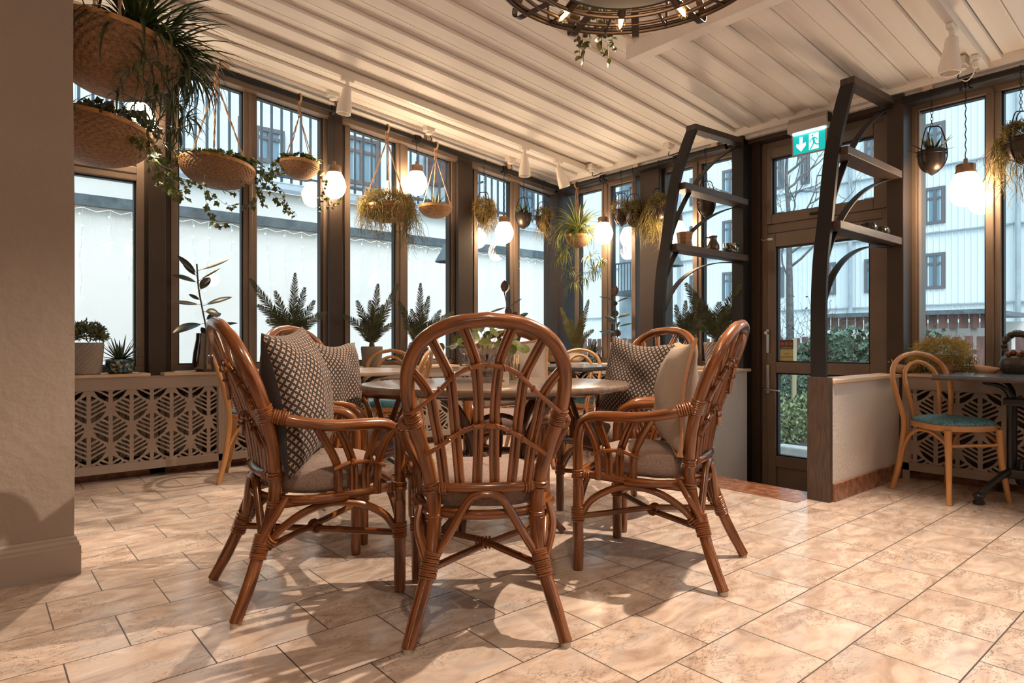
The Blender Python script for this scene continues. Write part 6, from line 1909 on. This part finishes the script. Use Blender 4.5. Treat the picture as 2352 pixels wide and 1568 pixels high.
# white house behind the wall
def house_window(parent, name, p0, p1, nrm, cols, fm, frame=.07, split=.30):
    """rectangle p0..p1 (world, same wall plane); nrm: 'X' or 'Y' facing minus"""
    x0, x1 = sorted((p0.y, p1.y)) if nrm == 'X' else sorted((p0.x, p1.x)); z0, z1 = sorted((p0.z, p1.z))
    pl = p0.x if nrm == 'X' else p0.y
    def bx(b, a0, a1, b0, b1, d0, d1):
        if nrm == 'X':
            b.box((pl + d0, a0, b0), (pl + d1, a1, b1))
        else:
            b.box((a0, pl + d0, b0), (a1, pl + d1, b1))
    f = MB()
    zs = z1 - (z1 - z0) * split
    bx(f, x0, x1, z0, z0 + frame, -.06, .04); bx(f, x0, x1, z1 - frame, z1, -.06, .04); bx(f, x0, x0 + frame, z0 + frame, z1 - frame, -.06, .04); bx(f, x1 - frame, x1, z0 + frame, z1 - frame, -.06, .04)
    bx(f, x0 + frame, x1 - frame, zs - frame * .4, zs + frame * .4, -.048, .03)
    for i in range(1, cols):
        xc = x0 + (x1 - x0) * i / cols; bx(f, xc - frame * .45, xc + frame * .45, z0 + frame, z1 - frame, -.052, .03)
    o = f.build(name, fm, parent)
    g = MB(); bx(g, x0, x1, z0, z1, -.02, .0); g.build('pane', M_WGL, o)
    return o
t = thing('house', 'white clad house behind the railing with dark framed windows', 'building', (0, 14, GZ))
def ribbed(mb, a0, a1, z0, z1, pl, nrm, pitch=.15, dep=.025):
    P = []; a = a0
    while a < a1:
        P += [(a, 0), (a + pitch * .72, 0), (a + pitch * .80, -dep), (a + pitch * .92, -dep)]; a += pitch
    pts = []
    for a, d in P:
        pts.append((pl + d, a) if nrm == 'X' else (a, pl + d))
    lo = [mb.bm.verts.new((x, y, z0)) for x, y in pts]; hi = [mb.bm.verts.new((x, y, z1)) for x, y in pts]
    for i in range(len(pts) - 1):
        mb.bm.faces.new((lo[i], lo[i + 1], hi[i + 1], hi[i]))
m = MB(); ribbed(m, -8, 13, 0, 11, 0, 'Y', .22, .03); m.build('cladding', M_SIDE, t)
t_inv = Vector((0, 14, GZ))
class _P: pass
def rel(p, o):
    return Vector(p) - Vector(o)
for (x0, y0, x1, y1, c, fm) in ((583, 288, 652, 382, 2, M_WFR), (788, 308, 868, 432, 2, M_WFRB), (545, 268, 562, 380, 1, M_WFR), (1184, 425, 1225, 500, 2, M_WFR)):
    house_window(t, 'window', rel(onY(x0, y0, 14), t_inv), rel(onY(x1, y1, 14), t_inv), 'Y', c, fm, .09)
m = MB(); p0, p1 = rel(onY(982, 360, 14), t_inv), rel(onY(1012, 432, 14), t_inv); m.box((p0.x, -.9, p1.z), (p1.x, .1, p0.z)); m.build('bay', mat('brown red bay', (.16, .08, .07), .7), t)
m = MB(); p0 = rel(onY(968, 300, 13.9), t_inv); m.tube([(p0.x, -.1, 0), (p0.x, -.1, 10)], .06, 8); m.build('downpipe', M_ZINC, t)
# apartment building across the garden
BU = 28.0; OB = Vector((BU, 0, GZ))
t = thing('apartment_building', 'pale ribbed apartment building across the garden with dark windows', 'building', OB)
m = MB(); ribbed(m, -30, 48, 0, 17, 0, 'X', .20, .03); m.build('cladding', M_SIDE, t)
m = MB()
for z in (2.35, 5.1, 7.6, 10.1):
    m.box((-.09, -30, z - GZ), (0, 48, z - GZ + .05))
m.build('flashing_lines', M_ZINC, t)
ROWS = ((2.98, 4.35), (5.45, 6.85), (7.9, 9.3), (10.4, 11.7))
COLS = [(2104, 2171, 3), (1986, 2020, 2), (1895, 1921, 2), (1780, 1801, 2), (1660, 1712, 3), (1585, 1599, 1), (2300, 2345, 2), (1440, 1460, 1), (1840, 1860, 2)]
for i, (xa, xb, nc) in enumerate(COLS):
    va, vb = vR(xb, BU), vR(xa, BU)
    for j, (z0, z1) in enumerate(ROWS):
        if (i, j) in ((6, 0), (6, 1), (6, 2), (8, 0), (8, 1), (2, 2)):
            continue
        house_window(t, 'window', Vector((0, va, z0 - GZ)), Vector((0, vb, z1 - GZ)), 'X', nc, M_WFR, .11)
for x in (1953, 2338, 1560):
    v = vR(x, BU - .2); m = MB(); m.tube([(-.2, v, 0), (-.2, v, 16)], .085, 8); m.build('downpipe', M_ZINC, t)
# balconies at the near wing
t = thing('balcony_tower', 'narrow stack of steel balconies beside the apartment building', 'balcony', (17.0, 0, GZ))
for z0, z1 in ((onX(1430, 668, 17).z, onX(1430, 604, 17).z), (onX(1430, 487, 17).z, onX(1430, 440, 17).z), (onX(1430, 380, 17).z, onX(1430, 330, 17).z)):
    va, vb = vR(1452, 17), vR(1396, 17)
    m = MB(); m.box((-.1, va, z0 - GZ - .12), (1.2, vb, z0 - GZ)); s_ = m.build('slab', M_RAILB, t)
    m = MB()
    k = va
    while k < vb:
        m.box((-.1, k - .012, z0 - GZ), (-.07, k + .012, z1 - GZ)); k += .13
    m.box((-.11, va, z1 - GZ - .05), (-.06, vb, z1 - GZ)); m.build('railing', M_RAILB, s_)
m = MB(); m.box((1.0, vR(1408, 17), 0), (1.6, vR(1380, 17), 9)); m.build('stair_wall', M_ZINC, t)
# fence
M_PICK = mat('red brown fence board', (.15, .075, .06), .8, vary=.35, vscale=8, stretch=(1, 1, .3))
t = thing('picket_fence', 'red brown picket fence across the garden', 'fence', (13.0, 0, GZ))
m = MB(); v = -5.0
rnd = random.Random(9)
while v < 16:
    m.box((-.012, v, .05), (.012, v + .12, 1.35 + rnd.uniform(-.015, .015))); v += .175
m.build('pickets', M_PICK, t)
m = MB(); m.box((.013, -5, .3), (.05, 16, .4)); m.box((.013, -5, 1.05), (.05, 16, 1.13)); m.build('rails', M_PICK, t)
# carport
t = thing('carport', 'low flat roofed carport with a red brown fascia behind the fence', 'shed', (17, 0, GZ))
va, vb = vR(2275, 17), vR(1900, 17)
za = onX(2190, 722, 17).z - GZ; zb2 = onX(2190, 742, 17).z - GZ
m = MB(); m.box((-.2, va, za), (3.5, vb, za + .1)); m.build('roof', M_SLATE, t)
m = MB(); k = va
while k < vb:
    m.box((-.05, k, zb2 - .12), (-.02, k + .17, za)); k += .2
m.build('fascia', M_PICK, t)
for x in (2188, 2236, 2045):
    v = vR(x, 17); m = MB(); m.box((0, v - .06, 0), (.12, v + .06, za)); m.build('post', mat('grey timber post', (.28, .24, .21), .8), t)
m = MB(); m.box((3.2, va - 8, 0), (3.4, vb, za - .1)); m.build('rear_wall', M_RENDER, t)
# planting
M_HEDGE = mat('evergreen leaf', (.05, .10, .055), .5, vary=.6, vscale=9); M_PERE = mat('frosted perennial leaf', (.22, .27, .13), .6, vary=.6, vscale=8)
M_BARK = mat('grey bark', (.13, .12, .115), .9, vary=.3, vscale=20); M_TWIG = mat('brown twig', (.09, .06, .05), .9)
def leafcloud(name, label, cat, c, R, n, s, m_, seed, grp=None):
    rnd = random.Random(seed); b = MB()
    for i in range(n):
        d = rv(rnd, 1); d.normalize(); p = Vector((d.x * R[0], d.y * R[1], d.z * R[2])) * rnd.uniform(.45, 1) ** .6
        ivy_leaf(b, p, rv(rnd, 1), rv(rnd, 1) + Vector((-1, 0, .6)), s * rnd.uniform(.6, 1.2))
    o = b.build(name, m_, loc=c, recalc=False); tag(o, label, cat, grp); return o
leafcloud('ivy_hedge', 'dense dark ivy bush seen through the right half of the garden door', 'hedge', (9.6, vR(1955, 9.6), .35), (.5, .95, .85), 3000, .085, M_HEDGE, 5)
leafcloud('evergreen_hedge', 'clipped evergreen hedge seen through the lower door pane', 'hedge', (8.9, 3.7, .05), (.4, 1.6, .55), 3800, .05, M_HEDGE, 6)
leafcloud('ivy_hedge', 'ivy bush left of the picket fence, seen through the right hand window', 'hedge', (9.9, vR(2130, 9.9), .45), (.4, .55, .75), 1000, .08, M_HEDGE, 7)
t = thing('flower_bed', 'garden bed edged with pale stone outside the door', 'flower bed', (7.6, 3.4, GZ))
m = MB(); m.box((-.7, -1.6, 0), (1.2, 1.8, .06)); m.build('soil', M_GRND, t)
m = MB(); k = -1.6
while k < 1.8:
    m.box((-.85, k, 0), (-.66, k + .42, .12)); k += .43
m.build('stone_edging', mat('pale kerb stone', (.5, .5, .48), .85, vary=.15, vscale=12), t, bevel=.015)
rnd = random.Random(3)
for i, (x, y, h) in enumerate(((1800, 985, .5), (1822, 975, .6), (1840, 990, .5), (1812, 930, .4), (1838, 945, .55), (1796, 955, .4))):
    p = onX(x, 1005, 7.35 + .12 * i); b = MB()
    for k in range(130):
        d = rv(rnd, 1); d.z = abs(d.z)
        b.leaf(Vector((d.x * .12, d.y * .14, h * rnd.random())), rv(rnd, 1) + Vector((0, 0, .4)), rv(rnd, 1), rnd.uniform(.04, .09), .016, bend=.5, fold=.3, n=3, shape=oval)
    tag(b.build('perennial', M_PERE, loc=(p.x, p.y, GZ + .05), recalc=False), 'pale green leafy plant growing in the stone edged bed', 'plant', 'leafy plants in the stone edged bed')
p = onX(1823, 900, 8.0); m = MB(); m.tube([(p.x, p.y, GZ), (p.x + .02, p.y, 1.0)], .03, 8); tag(m.build('stake', mat('bamboo stake', (.4, .32, .2), .8)), 'wooden stake standing in the garden bed', 'stake')
def tree(label, base, path, r0, seed, nb=11, spread=1.0):
    t = thing('bare_tree', label, 'tree', base, 0, 'bare winter trees'); rnd = random.Random(seed); b0 = Vector(base)
    P = spline([Vector(p) - b0 for p in path], 6); n = len(P)
    m = MB(); m.tube(P, [r0 * (1 - .82 * i / n) for i in range(n)], 9); m.build('trunk', M_BARK, t, smooth=True)
    br = MB()
    def grow(p, d, L, r, lev):
        pts = [p.copy()]; k = 6
        for i in range(k):
            d = (d + rv(rnd, .28) + Vector((0, 0, .06))).normalized(); p = p + d * (L / k); pts.append(p.copy())
        br.tube(pts, [r * (1 - .7 * i / k) for i in range(k + 1)], 4, cap=False)
        if lev > 0:
            for j in range(3 if lev > 1 else 4):
                i = rnd.randint(1, k); q = (d + rv(rnd, .9)).normalized()
                grow(pts[i], q, L * rnd.uniform(.4, .65), r * .5, lev - 1)
    for j in range(nb):
        i = int(n * (.30 + .68 * j / nb)); i = min(i, n - 1); a = rnd.uniform(0, 2 * pi)
        grow(P[i], Vector((cos(a), sin(a), rnd.uniform(.2, .9))), rnd.uniform(.7, 1.5) * spread, r0 * .32, 2)
    br.build('branches', M_BARK, t, recalc=False)
TU = 10.5
tree('slender bare tree seen through the garden door and the light above it', (TU, vR(1818, TU), GZ), [onX(1818, 860, TU) * 1.0 if False else Vector((TU, vR(1818, TU), GZ)), onX(1814, 700, TU), onX(1813, 600, TU), onX(1812, 500, TU), onX(1806, 400, TU), onX(1815, 280, TU)], .07, 21)
tree('bare tree with fine twigs seen through the windows left of the garden door', (16, vR(1735, 16), GZ), [Vector((16, vR(1735, 16), GZ)), onX(1730, 560, 16), onX(1722, 430, 16), onX(1735, 300, 16)], .08, 22, 10, 1.3)
def twigs(label, c, R, n, seed):
    rnd = random.Random(seed); b = MB()
    for i in range(n):
        p = Vector((rnd.uniform(-R[0], R[0]), rnd.uniform(-R[1], R[1]), 0)); d = Vector((rnd.uniform(-.5, .5), rnd.uniform(-.7, .7), 1)); pts = [p.copy()]
        for k in range(7):
            d = (d + rv(rnd, .45)).normalized(); p = p + d * R[2] / 6; pts.append(p.copy())
        b.tube(pts, [.007 * (1 - .1 * k) for k in range(8)], 3, cap=False)
        for k in range(3):
            q = pts[rnd.randint(3, 7)]; e = q + rv(rnd, .25); b.tube([q, e], .003, 3, cap=False)
            b.leaf(e, rv(rnd, 1), rv(rnd, 1), .045, .013, n=3, shape=oval)
    tag(b.build('twiggy_shrub', M_TWIG, loc=c, recalc=False), label, 'shrub')
twigs('leafless brown shrub before the fence seen through the garden door', (10.2, vR(1870, 10.2), GZ), (.5, 1.1, 1.7), 110, 4)
